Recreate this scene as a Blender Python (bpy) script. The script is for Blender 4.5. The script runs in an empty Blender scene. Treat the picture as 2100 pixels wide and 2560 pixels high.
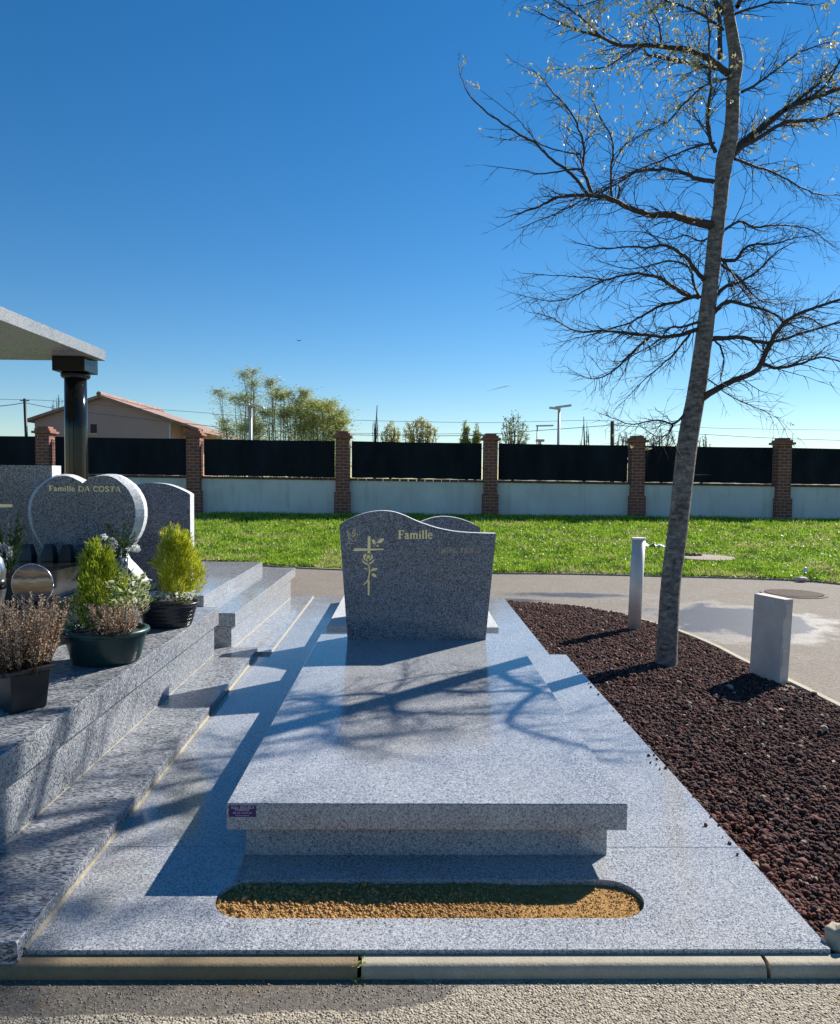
import bpy, bmesh, math, random
import numpy as np
from mathutils import Vector, Matrix, noise
R=math.radians
random.seed(7); rng=np.random.default_rng(7)
S=bpy.context.scene; COL=S.collection

# ---------------- camera ----------------
F=1850.8; CX,CY=1050.,1280.; H=1.3461
AR=Vector((0.99981758,-0.01663701,0.0093814)); AU=Vector((-0.00861314,0.045663,0.99891977)); AF=Vector((0.01704742,0.99881835,-0.04551137))
cd=bpy.data.cameras.new('camera'); cam=bpy.data.objects.new('camera',cd); COL.objects.link(cam); S.camera=cam
cd.sensor_fit='HORIZONTAL'; cd.sensor_width=36; cd.lens=36*F/2100; cd.clip_start=.05; cd.clip_end=5000
m=Matrix((AR,AU,-AF)).transposed().to_4x4(); m.translation=Vector((0,0,H)); cam.matrix_world=m
S.render.resolution_x=840; S.render.resolution_y=1024
def ray(u,v): return AF+AR*((u-CX)/F)-AU*((v-CY)/F)
def at(u,v,Y):
    d=ray(u,v); return Vector((0,0,H))+d*(Y/d.y)
def atz(u,v,z):
    d=ray(u,v); return Vector((0,0,H))+d*((z-H)/d.z)
# ---------------- light ----------------
AZ,EL=46.4,35.3
w=bpy.data.worlds.new('World'); S.world=w; w.use_nodes=True
nt=w.node_tree; nt.nodes.clear()
sky=nt.nodes.new('ShaderNodeTexSky'); sky.sky_type='NISHITA'; sky.sun_disc=False
sky.sun_elevation=R(EL); sky.sun_rotation=R(AZ); sky.altitude=150; sky.air_density=1.0; sky.dust_density=0.0; sky.ozone_density=3.5
hs=nt.nodes.new('ShaderNodeHueSaturation'); hs.inputs['Saturation'].default_value=1.32; hs.inputs['Value'].default_value=1.0
bg=nt.nodes.new('ShaderNodeBackground'); bg.inputs[1].default_value=.066
wo=nt.nodes.new('ShaderNodeOutputWorld')
nt.links.new(sky.outputs[0],hs.inputs['Color']); tn=nt.nodes.new('ShaderNodeMix'); tn.data_type='RGBA'; tn.blend_type='MULTIPLY'; tn.inputs[0].default_value=1; tn.inputs[7].default_value=(1.0,1.0,1.0,1); nt.links.new(hs.outputs[0],tn.inputs[6]); nt.links.new(tn.outputs[2],bg.inputs[0]); nt.links.new(bg.outputs[0],wo.inputs[0])
sd=bpy.data.lights.new('sun','SUN'); sd.energy=5.0; sd.angle=R(.53); sd.color=(1,.95,.87)
so=bpy.data.objects.new('sun',sd); COL.objects.link(so)
SUN=Vector((math.sin(R(AZ))*math.cos(R(EL)),math.cos(R(AZ))*math.cos(R(EL)),math.sin(R(EL))))
so.rotation_euler=SUN.to_track_quat('Z','Y').to_euler(); so.location=SUN*50
S.view_settings.view_transform='Standard'; S.view_settings.look='None'; S.view_settings.exposure=0.85; S.view_settings.gamma=1
S.render.engine='CYCLES'

# ---------------- materials ----------------
class NB:
    def __init__(s,name):
        s.m=bpy.data.materials.new(name); s.m.use_nodes=True; s.t=s.m.node_tree; s.t.nodes.clear()
        s.o=s.t.nodes.new('ShaderNodeOutputMaterial'); s.b=s.t.nodes.new('ShaderNodeBsdfPrincipled'); s.t.links.new(s.b.outputs[0],s.o.inputs[0])
        g=s.t.nodes.new('ShaderNodeNewGeometry'); s.pos=g.outputs['Position']; s.geo=g
    def n(s,typ,ins=None,**kw):
        x=s.t.nodes.new('ShaderNode'+typ)
        for k,v in kw.items(): setattr(x,k,v)
        for k,v in (ins or {}).items():
            i=x.inputs[k]
            if isinstance(v,bpy.types.NodeSocket): s.t.links.new(v,i)
            else:
                try: i.default_value=v
                except Exception: i.default_value=tuple(v)+(1,)
        return x
    def set(s,k,v):
        i=s.b.inputs[k]
        if isinstance(v,bpy.types.NodeSocket): s.t.links.new(v,i)
        elif k=='Base Color' and len(v)==3: i.default_value=tuple(v)+(1,)
        else: i.default_value=v
    def ramp(s,fac,stops,interp='LINEAR'):
        x=s.n('ValToRGB',{0:fac}); e=x.color_ramp; e.interpolation=interp
        while len(e.elements)>1: e.elements.remove(e.elements[-1])
        e.elements[0].position=stops[0][0]; c=stops[0][1]; e.elements[0].color=(c if len(c)==4 else tuple(c)+(1,))
        for p_,c in stops[1:]:
            el=e.elements.new(p_); el.color=(tuple(c)+(1,))
        return x.outputs[0]
    def g(s,v): return (v,v,v)
    def noise(s,scale,detail=3,rough=.5,vec=None,dist=0):
        return s.n('TexNoise',{'Vector':vec or s.pos,'Scale':scale,'Detail':detail,'Roughness':rough,'Distortion':dist}).outputs[0]
    def map(s,scale=(1,1,1),rot=(0,0,0),vec=None):
        return s.n('Mapping',{'Vector':vec or s.pos,'Scale':scale,'Rotation':rot}).outputs[0]
    def mixc(s,f,a,b,bt='MIX'):
        x=s.t.nodes.new('ShaderNodeMix'); x.data_type='RGBA'; x.blend_type=bt
        for idx,v in ((0,f),(6,a),(7,b)):
            i=x.inputs[idx]
            if isinstance(v,bpy.types.NodeSocket): s.t.links.new(v,i)
            elif idx==0: i.default_value=v
            else: i.default_value=tuple(v)+(1,) if len(v)==3 else v
        return x.outputs[2]
    def math(s,op,a,b=0.,c=0.,clamp=False):
        x=s.t.nodes.new('ShaderNodeMath'); x.operation=op; x.use_clamp=clamp
        for k,v in enumerate((a,b,c)):
            if isinstance(v,bpy.types.NodeSocket): s.t.links.new(v,x.inputs[k])
            else: x.inputs[k].default_value=v
        return x.outputs[0]
    def bump(s,h,strength=.3,dist=.01):
        x=s.n('Bump',{'Height':h,'Strength':strength,'Distance':dist}); s.t.links.new(x.outputs[0],s.b.inputs['Normal']); return x

def plain(name,col,rough=.6,metal=0,var=.15,scale=20,spec=.5,bump=0):
    n=NB(name); f=n.noise(scale,4)
    a=tuple(c*(1-var) for c in col); b=tuple(min(1,c*(1+var)) for c in col)
    n.set('Base Color',n.ramp(f,[(.3,a),(.7,b)])); n.set('Roughness',rough); n.set('Metallic',metal); n.set('Specular IOR Level',spec)
    if bump: n.bump(n.noise(scale*4,4),bump,.004)
    return n.m
def granite(name,dark,mid,light,grain=5.,stretch=(1,1,1),rough=.16,rot=(0,0,0),spec=.6,coarse=.35,cont=1.,dust=False):
    n=NB(name); v=n.map(stretch,rot)
    wv=n.n('VectorMath',{0:v,1:n.n('VectorMath',{0:n.n('TexNoise',{'Vector':v,'Scale':1000/grain*.6,'Detail':1.}).outputs['Color'],1:(grain*.0012,)*3},operation='MULTIPLY').outputs[0]},operation='ADD').outputs[0]
    big=n.n('TexVoronoi',{'Vector':wv,'Scale':1000/(grain*2.4)}).outputs['Color']
    sm=n.n('TexVoronoi',{'Vector':wv,'Scale':1000/grain}).outputs['Color']
    a=n.n('SeparateColor',{0:big}).outputs[0]; b=n.n('SeparateColor',{0:sm}).outputs[1]
    f=n.math('ADD',n.math('MULTIPLY',a,coarse),n.math('MULTIPLY',b,1-coarse))
    nz=n.noise(90,4,.65,v); f=n.math('ADD',f,n.math('MULTIPLY',n.math('SUBTRACT',nz,.5),.7))
    cl=n.noise(2.2,5,.65,v); f=n.math('ADD',f,n.math('MULTIPLY',n.math('SUBTRACT',cl,.5),.35))
    f=n.math('ADD',n.math('MULTIPLY',n.math('SUBTRACT',f,.5),cont),.5)
    c=n.ramp(f,[(.10,dark),(.33,mid),(.62,tuple((x+y)/2 for x,y in zip(mid,light))),(.95,light)])
    if dust:
        dm=n.ramp(n.noise(1.6,6,.7),[(.50,n.g(0)),(.72,n.g(.30))]); c=n.mixc(dm,c,(.40,.385,.35))
        dr=n.ramp(n.noise(11,5,.7,n.map((1,.25,1))),[(.60,n.g(0)),(.75,n.g(.22))]); c=n.mixc(dr,c,(.30,.29,.27))
    n.set('Base Color',c)
    r=n.ramp(n.noise(3.2,7,.7),[(.38,n.g(rough*.6)),(.62,n.g(rough*1.3)),(.75,n.g(rough*3.2))]); n.set('Roughness',r)
    n.set('Specular IOR Level',spec)
    n.bump(n.noise(260,2),.03,.002)
    return n.m
M={}
M['gran']=granite('granite_blue_grey',(.06,.064,.072),(.215,.222,.235),(.53,.54,.555),grain=2.6,coarse=.2,cont=1.1,rough=.12,spec=.6,dust=True)
M['granlight']=granite('granite_honed_light',(.25,.25,.25),(.45,.45,.45),(.65,.65,.64),grain=3.,rough=.55,spec=.3)
M['granw']=granite('granite_wavy_grey',(.03,.034,.042),(.13,.138,.152),(.43,.44,.455),grain=3.8,stretch=(.34,1.1,.75),rot=(0,0,R(14)),rough=.26,spec=.5,cont=1.15,coarse=.2)
M['grans']=granite('granite_stele_dark',(.012,.014,.022),(.06,.068,.09),(.32,.34,.38),grain=4.0,rough=.2,cont=1.35,coarse=.15,spec=.45)
M['granstep']=granite('granite_step',(.05,.055,.062),(.22,.23,.25),(.54,.55,.56),grain=3.2,stretch=(.5,1.1,1.0),rot=(0,0,R(-10)),rough=.08,spec=.7,dust=True)
M['granroof']=granite('granite_roof',(.08,.085,.088),(.19,.195,.2),(.36,.365,.37),grain=3.5,rough=.35)
def black_granite():
    n=NB('black_granite'); f=n.noise(300,2); n.set('Base Color',n.ramp(f,[(.4,n.g(.006)),(.75,n.g(.025))])); n.set('Roughness',.10); n.set('Specular IOR Level',.32); return n.m
M['black']=black_granite()
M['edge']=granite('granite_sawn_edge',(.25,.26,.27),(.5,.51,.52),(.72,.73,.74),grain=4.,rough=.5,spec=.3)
M['mortar']=plain('cream_mortar',(.33,.285,.20),.9,var=.2,scale=60)
M['dark_joint']=plain('dark_joint',(.03,.03,.035),.9)
M['gold']=plain('gilded_lettering',(1.0,.76,.36),.42,metal=.55,var=.12,scale=200)
def asphalt(name,base,wetmask,aggr=180,bumpd=.006,bs=.8):
    n=NB(name)
    vo=n.n('TexVoronoi',{'Vector':n.pos,'Scale':aggr}); vs=n.n('SeparateColor',{0:vo.outputs['Color']}).outputs[0]
    c=n.ramp(vs,[(0,tuple(x*.62 for x in base)),(.5,base),(1,tuple(min(1,x*1.5) for x in base))])
    big=n.noise(2.2,6,.65); c=n.mixc(n.ramp(big,[(.35,n.g(0)),(.7,n.g(.55))]),c,tuple(x*.72 for x in base))
    yel=n.noise(9,2,.5); c=n.mixc(n.ramp(yel,[(.66,n.g(0)),(.74,n.g(.35))]),c,(.42,.27,.10))
    wm=None
    for (cx,cy,rx,ry,rot,k) in wetmask:
        mp=n.n('Mapping',{'Vector':n.pos,'Location':(0,0,0)}).outputs[0]
        sub=n.n('VectorMath',{0:n.pos,1:(cx,cy,0)},operation='SUBTRACT').outputs[0]
        rt=n.n('VectorRotate',{'Vector':sub,'Angle':R(rot)}).outputs[0]
        mu=n.n('VectorMath',{0:rt,1:(1/rx,1/ry,0)},operation='MULTIPLY').outputs[0]
        ln=n.n('VectorMath',{0:mu},operation='LENGTH').outputs['Value']
        ln=n.math('ADD',ln,n.math('MULTIPLY',n.math('SUBTRACT',n.noise(2.5/max(rx,ry)*1.2,6,.62),.5),1.3))
        f=n.math('MULTIPLY',n.math('SUBTRACT',1.0,ln),k,clamp=True)
        wm=f if wm is None else n.math('MAXIMUM',wm,f)
    bumps=bs
    if wm is not None:
        c=n.mixc(wm,c,n.mixc(1.0,c,(.42,.42,.44),'MULTIPLY'))
        n.set('Roughness',n.n('MapRange',{0:wm,1:0.,2:1.,3:.9,4:.38}).outputs[0])
    else: n.set('Roughness',.9)
    n.set('Base Color',c)
    h=n.math('ADD',n.math('MULTIPLY',vo.outputs['Distance'],-.7),n.noise(aggr*.35,4,.6))
    if wm is not None: h=n.math('MULTIPLY',h,n.math('SUBTRACT',1.0,n.math('MULTIPLY',wm,.8)))
    n.bump(h,bs,bumpd)
    return n.m
M['path']=asphalt('path_asphalt',(.185,.155,.122),[(3.45,7.6,1.05,1.25,25,2.6),(2.1,9.2,1.2,.35,5,1.6),(.6,8.75,1.4,.25,0,2)],aggr=85,bumpd=.006)
M['road']=asphalt('road_asphalt',(.32,.275,.205),[(-.75,1.965,.95,.10,0,12)],aggr=150,bumpd=.008,bs=1.0)
def concrete(name,base,dirt=.5):
    n=NB(name); f=n.noise(6,6,.7); f2=n.noise(160,3,.6)
    c=n.ramp(f,[(.3,tuple(x*.7 for x in base)),(.65,base)]); c=n.mixc(n.ramp(f2,[(.3,n.g(.35)),(.6,n.g(0))]),c,tuple(x*.45 for x in base))
    n.set('Base Color',c); n.set('Roughness',.85); n.bump(n.noise(120,5,.6),.4,.004); return n.m
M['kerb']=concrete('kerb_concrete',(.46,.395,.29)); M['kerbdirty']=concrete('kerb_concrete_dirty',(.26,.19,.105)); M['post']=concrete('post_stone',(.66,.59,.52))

def brick():
    n=NB('brickwork')
    # brick pattern in the plane of each face: horizontal coordinate = x + y, vertical = z
    sep=n.n('SeparateXYZ',{0:n.pos}); u=n.math('ADD',sep.outputs[0],sep.outputs[1])
    cv=n.n('CombineXYZ',{0:u,1:sep.outputs[2],2:0.}).outputs[0]
    b=n.n('TexBrick',{'Vector':cv,'Color1':(.27,.085,.06,1),'Color2':(.17,.058,.045,1),'Mortar':(.40,.27,.21,1),'Scale':1.0,'Mortar Size':.009,'Mortar Smooth':.1,'Bias':0.,'Brick Width':.235,'Row Height':.087})
    f=n.noise(14,4); c=n.mixc(n.ramp(f,[(.35,n.g(.4)),(.7,n.g(0))]),b.outputs['Color'],(.10,.05,.04))
    n.set('Base Color',c); n.set('Roughness',.9); n.bump(b.outputs['Fac'],-.5,.01); return n.m
M['brick']=brick(); M['brickcap']=plain('brick_cap',(.27,.11,.075),.85,var=.25,scale=8)
M['coping']=plain('brick_coping',(.12,.06,.045),.85,var=.3,scale=5)
def screenm():
    n=NB('privacy_mesh'); f=n.noise(2.0,5,.6,n.map((1,1,.35))); n.set('Base Color',n.ramp(f,[(.35,(.006,.009,.014)),(.7,(.016,.021,.030))])); n.set('Roughness',.8); n.set('Specular IOR Level',.15); n.bump(n.noise(3,3,.5,n.map((1,1,.4))),.5,.03); return n.m
M['screen']=screenm()
def stuccom():
    n=NB('wall_render_stained'); f=n.noise(1.1,6,.6); st=n.noise(6,5,.65,n.map((1,1,.12)))
    c=n.ramp(f,[(.3,(.56,.56,.55)),(.7,(.68,.68,.67))]); c=n.mixc(n.ramp(st,[(.52,n.g(0)),(.75,n.g(.45))]),c,(.33,.32,.29)); n.set('Base Color',c); n.set('Roughness',.9); n.bump(n.noise(60,4),.2,.005); return n.m
M['stucco']=stuccom()
M['galv']=plain('galvanised_steel',(.60,.57,.54),.55,metal=.35,var=.1,scale=9)
M['dkmetal']=plain('dark_metal',(.03,.03,.035),.5,metal=.3)
def bark():
    n=NB('bark'); v=n.map((1.,1.,2.2)); f=n.noise(15,6,.72,v); f2=n.noise(45,4,.6,n.map((1,1,.5)))
    c=n.ramp(f,[(.34,(.045,.037,.03)),(.45,(.14,.118,.095)),(.57,(.26,.23,.19)),(.72,(.38,.345,.29))])
    c=n.mixc(n.ramp(f2,[(.35,n.g(.5)),(.6,n.g(0))]),c,(.07,.06,.05))
    ln=n.n('TexWave',{'Vector':n.map((1,1,5)),'Scale':6.,'Distortion':6.,'Detail':3.},bands_direction='Z').outputs['Fac']
    n.set('Base Color',c); n.set('Roughness',.85); n.bump(n.math('ADD',f2,n.math('MULTIPLY',ln,.3)),.6,.008); return n.m
M['bark']=bark()
M['twig']=plain('twig_bark',(.045,.034,.028),.8,var=.3,scale=12)
M['bud1']=plain('catkin_pale',(.74,.70,.50),.7,var=.2); M['bud2']=plain('catkin_green',(.42,.45,.16),.7,var=.2)
def leaf(name,col,trans=.35,var=.3,rough=.5):
    n=NB(name); f=n.noise(30,2); c=n.ramp(f,[(.3,tuple(x*(1-var) for x in col)),(.7,tuple(min(1,x*(1+var)) for x in col))])
    n.set('Base Color',c); n.set('Roughness',rough); n.set('Specular IOR Level',.3)
    tr=n.n('BsdfTranslucent',{'Color':c}); mx=n.n('MixShader',{0:trans,1:n.b.outputs[0],2:tr.outputs[0]})
    n.t.links.new(mx.outputs[0],n.o.inputs[0]); return n.m
for k,c in {'g1':(.31,.47,.035),'g2':(.20,.32,.025),'g3':(.46,.56,.08),'y1':(.50,.52,.03),'y2':(.31,.38,.03),'y3':(.66,.60,.05),'g4':(.12,.21,.02),'dg':(.018,.04,.012),'dg2':(.035,.07,.02),
    'br1':(.34,.21,.13),'br2':(.70,.53,.36),'br3':(.10,.06,.04),'pink':(.74,.57,.41),'cream':(.68,.66,.45),'white':(.82,.82,.78),'sage':(.16,.24,.15),'bamb':(.50,.50,.16),'bamb2':(.32,.36,.14),'bamb3':(.42,.48,.34),
    'straw':(.52,.47,.2),'poplar':(.32,.38,.10),'olive':(.20,.22,.12)}.items(): M[k]=leaf('leaf_'+k,c)
def soilm(name,a,b,scale=40):
    n=NB(name); f=n.noise(scale,5,.7); n.set('Base Color',n.ramp(f,[(.3,a),(.7,b)])); n.set('Roughness',.95); n.bump(n.noise(scale*5,3),.8,.006); return n.m
M['soil']=soilm('orange_soil',(.26,.125,.03),(.44,.255,.075)); M['soil2']=soilm('orange_clod',(.30,.155,.05),(.50,.31,.12)); M['potsoil']=soilm('potting_soil',(.02,.014,.01),(.06,.04,.03))
M['lava']=soilm('lava_rock',(.045,.018,.015),(.115,.046,.036),60); M['lava2']=soilm('lava_rock_red',(.12,.042,.028),(.20,.078,.05),60); M['lava3']=soilm('lava_rock_black',(.025,.013,.012),(.06,.03,.026),60); M['pebble']=soilm('pale_pebble',(.30,.22,.16),(.5,.42,.34),60)
M['bud1']=leaf('catkin_backlit',(.62,.57,.34),.28,.2); M['bud2']=leaf('catkin_green_backlit',(.36,.38,.15),.3,.2)
M['lawn']=soilm('lawn_earth',(.05,.10,.012),(.12,.19,.03),6)
M['ground']=soilm('far_ground',(.10,.11,.05),(.16,.15,.08),.3)
M['housewall']=plain('house_render',(.40,.28,.25),.9,var=.05,scale=.6); M['house_sunlit']=plain('house_render_sunlit',(.62,.40,.26),.9,var=.05,scale=.6)  # second tone: sunlight on the side wall painted into the render colour
M['tile']=plain('roof_tile',(.29,.185,.15),.9,var=.3,scale=3)
M['glassdark']=plain('dark_glass',(.015,.015,.018),.3,spec=.2)
M['wood']=plain('weathered_wood',(.10,.07,.05),.9,var=.3); M['wire']=plain('cable',(.03,.045,.06),.7)
M['potblack']=plain('black_plastic',(.012,.012,.014),.38,var=.3,scale=30); M['potgreen']=plain('green_plastic',(.010,.035,.034),.33,var=.25,scale=20); M['potrimg']=plain('green_plastic_rim',(.02,.055,.05),.4); M['potanth']=plain('anthracite_plastic',(.018,.019,.022),.32,var=.3)
M['purple']=plain('purple_sticker',(.028,.008,.10),.5,var=.05); M['stickerink']=plain('sticker_ink',(.62,.52,.68),.6,var=.05)
M['plasticw']=plain('white_plastic',(.75,.76,.78),.4,var=.06); M['silver']=plain('silver_metal',(.55,.56,.6),.22,metal=.9,var=.1)
M['rust']=plain('rusty_iron',(.12,.075,.05),.85,var=.4,scale=30)

# ---------------- object helpers ----------------
def tag(o,label=None,cat=None,group=None,kind=None):
    if label: o['label']=label
    if cat: o['category']=cat
    if group: o['group']=group
    if kind: o['kind']=kind
    return o
def thing(name,label,cat,loc=(0,0,0),group=None):
    o=bpy.data.objects.new(name,None); COL.objects.link(o); o.location=loc; o.empty_display_size=.1
    return tag(o,label,cat,group)
def worigin(p):
    v=Vector((0,0,0))
    while p is not None: v=v+Vector(p.location); p=p.parent
    return v
class MB:
    def __init__(s): s.v=[]; s.f=[]; s.m=[]
    def add(s,vs,fs,mi=0):
        b=len(s.v); s.v.extend([tuple(x) for x in vs]); s.f.extend([tuple(i+b for i in f) for f in fs]); s.m.extend([mi]*len(fs)); return s
    def box(s,x0,x1,y0,y1,z0,z1,mi=0):
        vs=[(x,y,z) for z in (z0,z1) for y in (y0,y1) for x in (x0,x1)]
        return s.add(vs,[(0,2,3,1),(4,5,7,6),(0,1,5,4),(2,6,7,3),(0,4,6,2),(1,3,7,5)],mi)
    def tube(s,pts,rad,sides=6,mi=0,cap=True):
        pts=[Vector(p) for p in pts]; n=len(pts)
        if not hasattr(rad,'__len__'): rad=[rad]*n
        vs=[]; up=Vector((.13,.31,.94))
        for i,p in enumerate(pts):
            d=(pts[min(i+1,n-1)]-pts[max(i-1,0)]); d=d.normalized() if d.length>1e-9 else Vector((0,0,1))
            a=d.cross(up)
            if a.length<.05: a=d.cross(Vector((1,0,0)))
            a.normalize(); b=d.cross(a)
            for k in range(sides):
                t=2*math.pi*k/sides; vs.append(p+(a*math.cos(t)+b*math.sin(t))*rad[i])
        fs=[(i*sides+k,i*sides+(k+1)%sides,(i+1)*sides+(k+1)%sides,(i+1)*sides+k) for i in range(n-1) for k in range(sides)]
        if cap: fs+= [tuple(range(sides))[::-1],tuple((n-1)*sides+k for k in range(sides))]
        return s.add(vs,fs,mi)
    def lathe(s,prof,c=(0,0),sides=40,sx=1,sy=1,mi=0):
        vs=[(c[0]+r*sx*math.cos(2*math.pi*k/sides),c[1]+r*sy*math.sin(2*math.pi*k/sides),z) for r,z in prof for k in range(sides)]
        n=len(prof); fs=[(i*sides+k,i*sides+(k+1)%sides,(i+1)*sides+(k+1)%sides,(i+1)*sides+k) for i in range(n-1) for k in range(sides)]
        fs+=[tuple(range(sides))[::-1],tuple((n-1)*sides+k for k in range(sides))]
        return s.add(vs,fs,mi)
    def prism_y(s,poly,y0,y1,mi=0,side=None):   # poly = (x,z) outline, extruded in y
        n=len(poly); vs=[(x,y0,z) for x,z in poly]+[(x,y1,z) for x,z in poly]
        fs=[tuple(range(n)),tuple(range(n,2*n))[::-1]]+[(i,i+n,(i+1)%n+n,(i+1)%n) for i in range(n)]
        s.add(vs,fs,mi)
        if side is not None: s.m[-n:]=[side]*n
        return s
    def build(s,name,mats,parent=None,smooth=False,bevel=0,label=None):
        if not isinstance(mats,(list,tuple)): mats=[mats]
        o0=worigin(parent); me=bpy.data.meshes.new(name)
        me.from_pydata([(x-o0.x,y-o0.y,z-o0.z) for x,y,z in s.v],[],s.f)
        for x in mats: me.materials.append(x)
        if len(mats)>1: me.polygons.foreach_set('material_index',s.m)
        if smooth: me.polygons.foreach_set('use_smooth',[True]*len(me.polygons))
        bm=bmesh.new(); bm.from_mesh(me)
        if len(s.f)<3000: bmesh.ops.recalc_face_normals(bm,faces=bm.faces)
        if bevel:
            es=[e for e in bm.edges if len(e.link_faces)==2 and e.calc_face_angle(0)>R(35)]
            bmesh.ops.bevel(bm,geom=es,offset=bevel,segments=1,affect='EDGES',profile=.5)
        bm.to_mesh(me); bm.free(); me.update()
        o=bpy.data.objects.new(name,me); COL.objects.link(o)
        if parent: o.parent=parent
        if label: o['label']=label
        return o
def gbox(name,b,mat,parent=None,bevel=.0022,label=None):
    return MB().box(*b).build(name,mat,parent,bevel=bevel,label=label)
def bigmesh(name,V,Fq,mats,mi=None,parent=None,k=4,smooth=False):
    """numpy mesh: V (n,3) float world, Fq (m,k) int"""
    o0=worigin(parent); V=np.asarray(V,dtype=np.float32)-np.array(o0,dtype=np.float32)
    me=bpy.data.meshes.new(name); me.vertices.add(len(V)); me.vertices.foreach_set('co',V.ravel())
    nf=len(Fq); me.loops.add(nf*k); me.loops.foreach_set('vertex_index',np.asarray(Fq,dtype=np.int32).ravel())
    me.polygons.add(nf); me.polygons.foreach_set('loop_start',np.arange(0,nf*k,k,dtype=np.int32))
    for x in mats: me.materials.append(x)
    if mi is not None: me.polygons.foreach_set('material_index',np.asarray(mi,dtype=np.int32))
    if smooth: me.polygons.foreach_set('use_smooth',np.ones(nf,dtype=bool))
    me.update(calc_edges=True); me.validate()
    o=bpy.data.objects.new(name,me); COL.objects.link(o)
    if parent: o.parent=parent
    return o
def leaves(P,D,L,W,roll=None):
    """diamond leaves: P base (n,3), D direction, L length, W width -> V,F (quads)"""
    n=len(P); D=D/np.linalg.norm(D,axis=1,keepdims=True)
    rv=rng.normal(size=(n,3)); A=np.cross(D,rv); A/=np.linalg.norm(A,axis=1,keepdims=True)+1e-9
    L=np.broadcast_to(L,(n,))[:,None]; W=np.broadcast_to(W,(n,))[:,None]
    V=np.stack([P,P+D*L*.5+A*W*.5,P+D*L,P+D*L*.5-A*W*.5],1).reshape(-1,3)
    return V,np.arange(4*n).reshape(-1,4)
def rocks(C,Rr,sub):
    """lumpy stones at C with radius Rr"""
    bm=bmesh.new(); bmesh.ops.create_icosphere(bm,subdivisions=sub,radius=1); bm.verts.ensure_lookup_table()
    base=np.array([v.co[:] for v in bm.verts]); fs=np.array([[v.index for v in f.verts] for f in bm.faces]); bm.free()
    n=len(C); nv=len(base)
    var=[]
    for k in range(14):
        off=Vector((k*7.3,1.7*k,3.1))
        d=np.array([1+.42*noise.noise(Vector(b)*1.6+off)+.22*noise.noise(Vector(b)*4+off) for b in base]); sc=rng.uniform(.65,1.15,3)
        var.append(base*d[:,None]*sc)
    var=np.array(var)[rng.integers(0,14,n)]
    a=rng.uniform(0,6.28,n); b=rng.uniform(0,6.28,n); ca,sa,cb,sb=np.cos(a),np.sin(a),np.cos(b),np.sin(b)
    x,y,z=var[...,0],var[...,1],var[...,2]
    y2=y*cb[:,None]-z*sb[:,None]; z2=y*sb[:,None]+z*cb[:,None]; x3=x*ca[:,None]-y2*sa[:,None]; y3=x*sa[:,None]+y2*ca[:,None]
    V=np.stack([x3,y3,z2],-1)*Rr[:,None,None]+C[:,None,:]
    Fq=(fs[None]+(np.arange(n)*nv)[:,None,None]).reshape(-1,3)
    return V.reshape(-1,3),Fq,len(fs)

# ---------------- ground, road, path, lawn ----------------
tag(MB().box(-900,900,-300,2500,-.6,-.145).build('ground',M['ground']),kind='structure')
tag(MB().box(-12,9,-6,2.012,-.3,-.052).build('road',M['road']),kind='structure')
def sheet(name,x0,x1,y0,y1,nx,ny,zf,mat):
    mb=MB(); vs=[(x0+(x1-x0)*i/nx,y0+(y1-y0)*j/ny,0) for j in range(ny+1) for i in range(nx+1)]
    vs=[(x,y,zf(x,y)) for x,y,_ in vs]; fs=[(j*(nx+1)+i,j*(nx+1)+i+1,(j+1)*(nx+1)+i+1,(j+1)*(nx+1)+i) for j in range(ny) for i in range(nx)]
    return tag(mb.add(vs,fs).build(name,mat,smooth=True),kind='structure')
pathz=lambda x,y:-.10
sheet('path',-14,16,1.95,12.4,30,20,lambda x,y:-.10,M['path'])
edge=[(-14,12.9),(-8,12.75),(-5,12.5),(-3.05,12.4),(-1.84,11.78),(0,11.35),(1.31,11.25),(2.39,11.23),(3.31,11.12),(4.2,11.0),(5.0,10.85),(5.6,10.7),(5.92,10.55),(6.3,10.1),(6.8,9.5),(8.2,8.6),(16,6.5)]
ex=np.array([e[0] for e in edge]); ey=np.array([e[1] for e in edge])
def lawnz(x,y):
    e=np.interp(x,ex,ey); t=min(1,max(0,(y-e)/9.5)); t=t*t*(3-2*t)*.35+t*.65
    return -.09+(.39-.005*x)*t+.03*noise.noise(Vector((x*.5,y*.5,0)))
vs=[];nx,ny=120,40
for j in range(ny+1):
    for i in range(nx+1):
        x=-14+30*i/nx; e=float(np.interp(x,ex,ey)); y=e+(20.9-e)*(j/ny)
        vs.append((x,y,lawnz(x,y)))
fs=[(j*(nx+1)+i,j*(nx+1)+i+1,(j+1)*(nx+1)+i+1,(j+1)*(nx+1)+i) for j in range(ny) for i in range(nx)]
tag(MB().add(vs,fs).build('lawn',M['lawn'],smooth=True),kind='structure')
# grass and clover leaves
N=260000
gx=rng.uniform(-9,14,N*2); ge=np.interp(gx,ex,ey); gy=ge+(20.6-ge)*rng.random(N*2)**1.35
keep=(np.abs(gx)<gy*.66+.3); 
def onlawn(u,v):
    z=-.05
    for _ in range(12): p=atz(u,v,z); z=lawnz(p.x,p.y)
    return p
MHC=onlawn(1500+755/2.893,1000+1155/2.893)
keep&=((gx-MHC.x)/.5)**2+((gy-MHC.y)/.5)**2>1
gx,gy=gx[keep][:N],gy[keep][:N]
gz=np.array([lawnz(a,b) for a,b in zip(gx,gy)])
clump=np.array([noise.noise(Vector((a*1.3,b*1.3,2))) for a,b in zip(gx,gy)])
hgt=np.clip(.035+.05*clump,.012,.09)*np.interp(gy,[11,13,20],[.7,1,1.1])
P=np.stack([gx,gy,gz+rng.random(len(gx))*hgt*1.2],1)
D=rng.normal(size=P.shape)*[1,1,.25]+[0,0,.45]; blade=rng.random(len(gx))<.4
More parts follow.
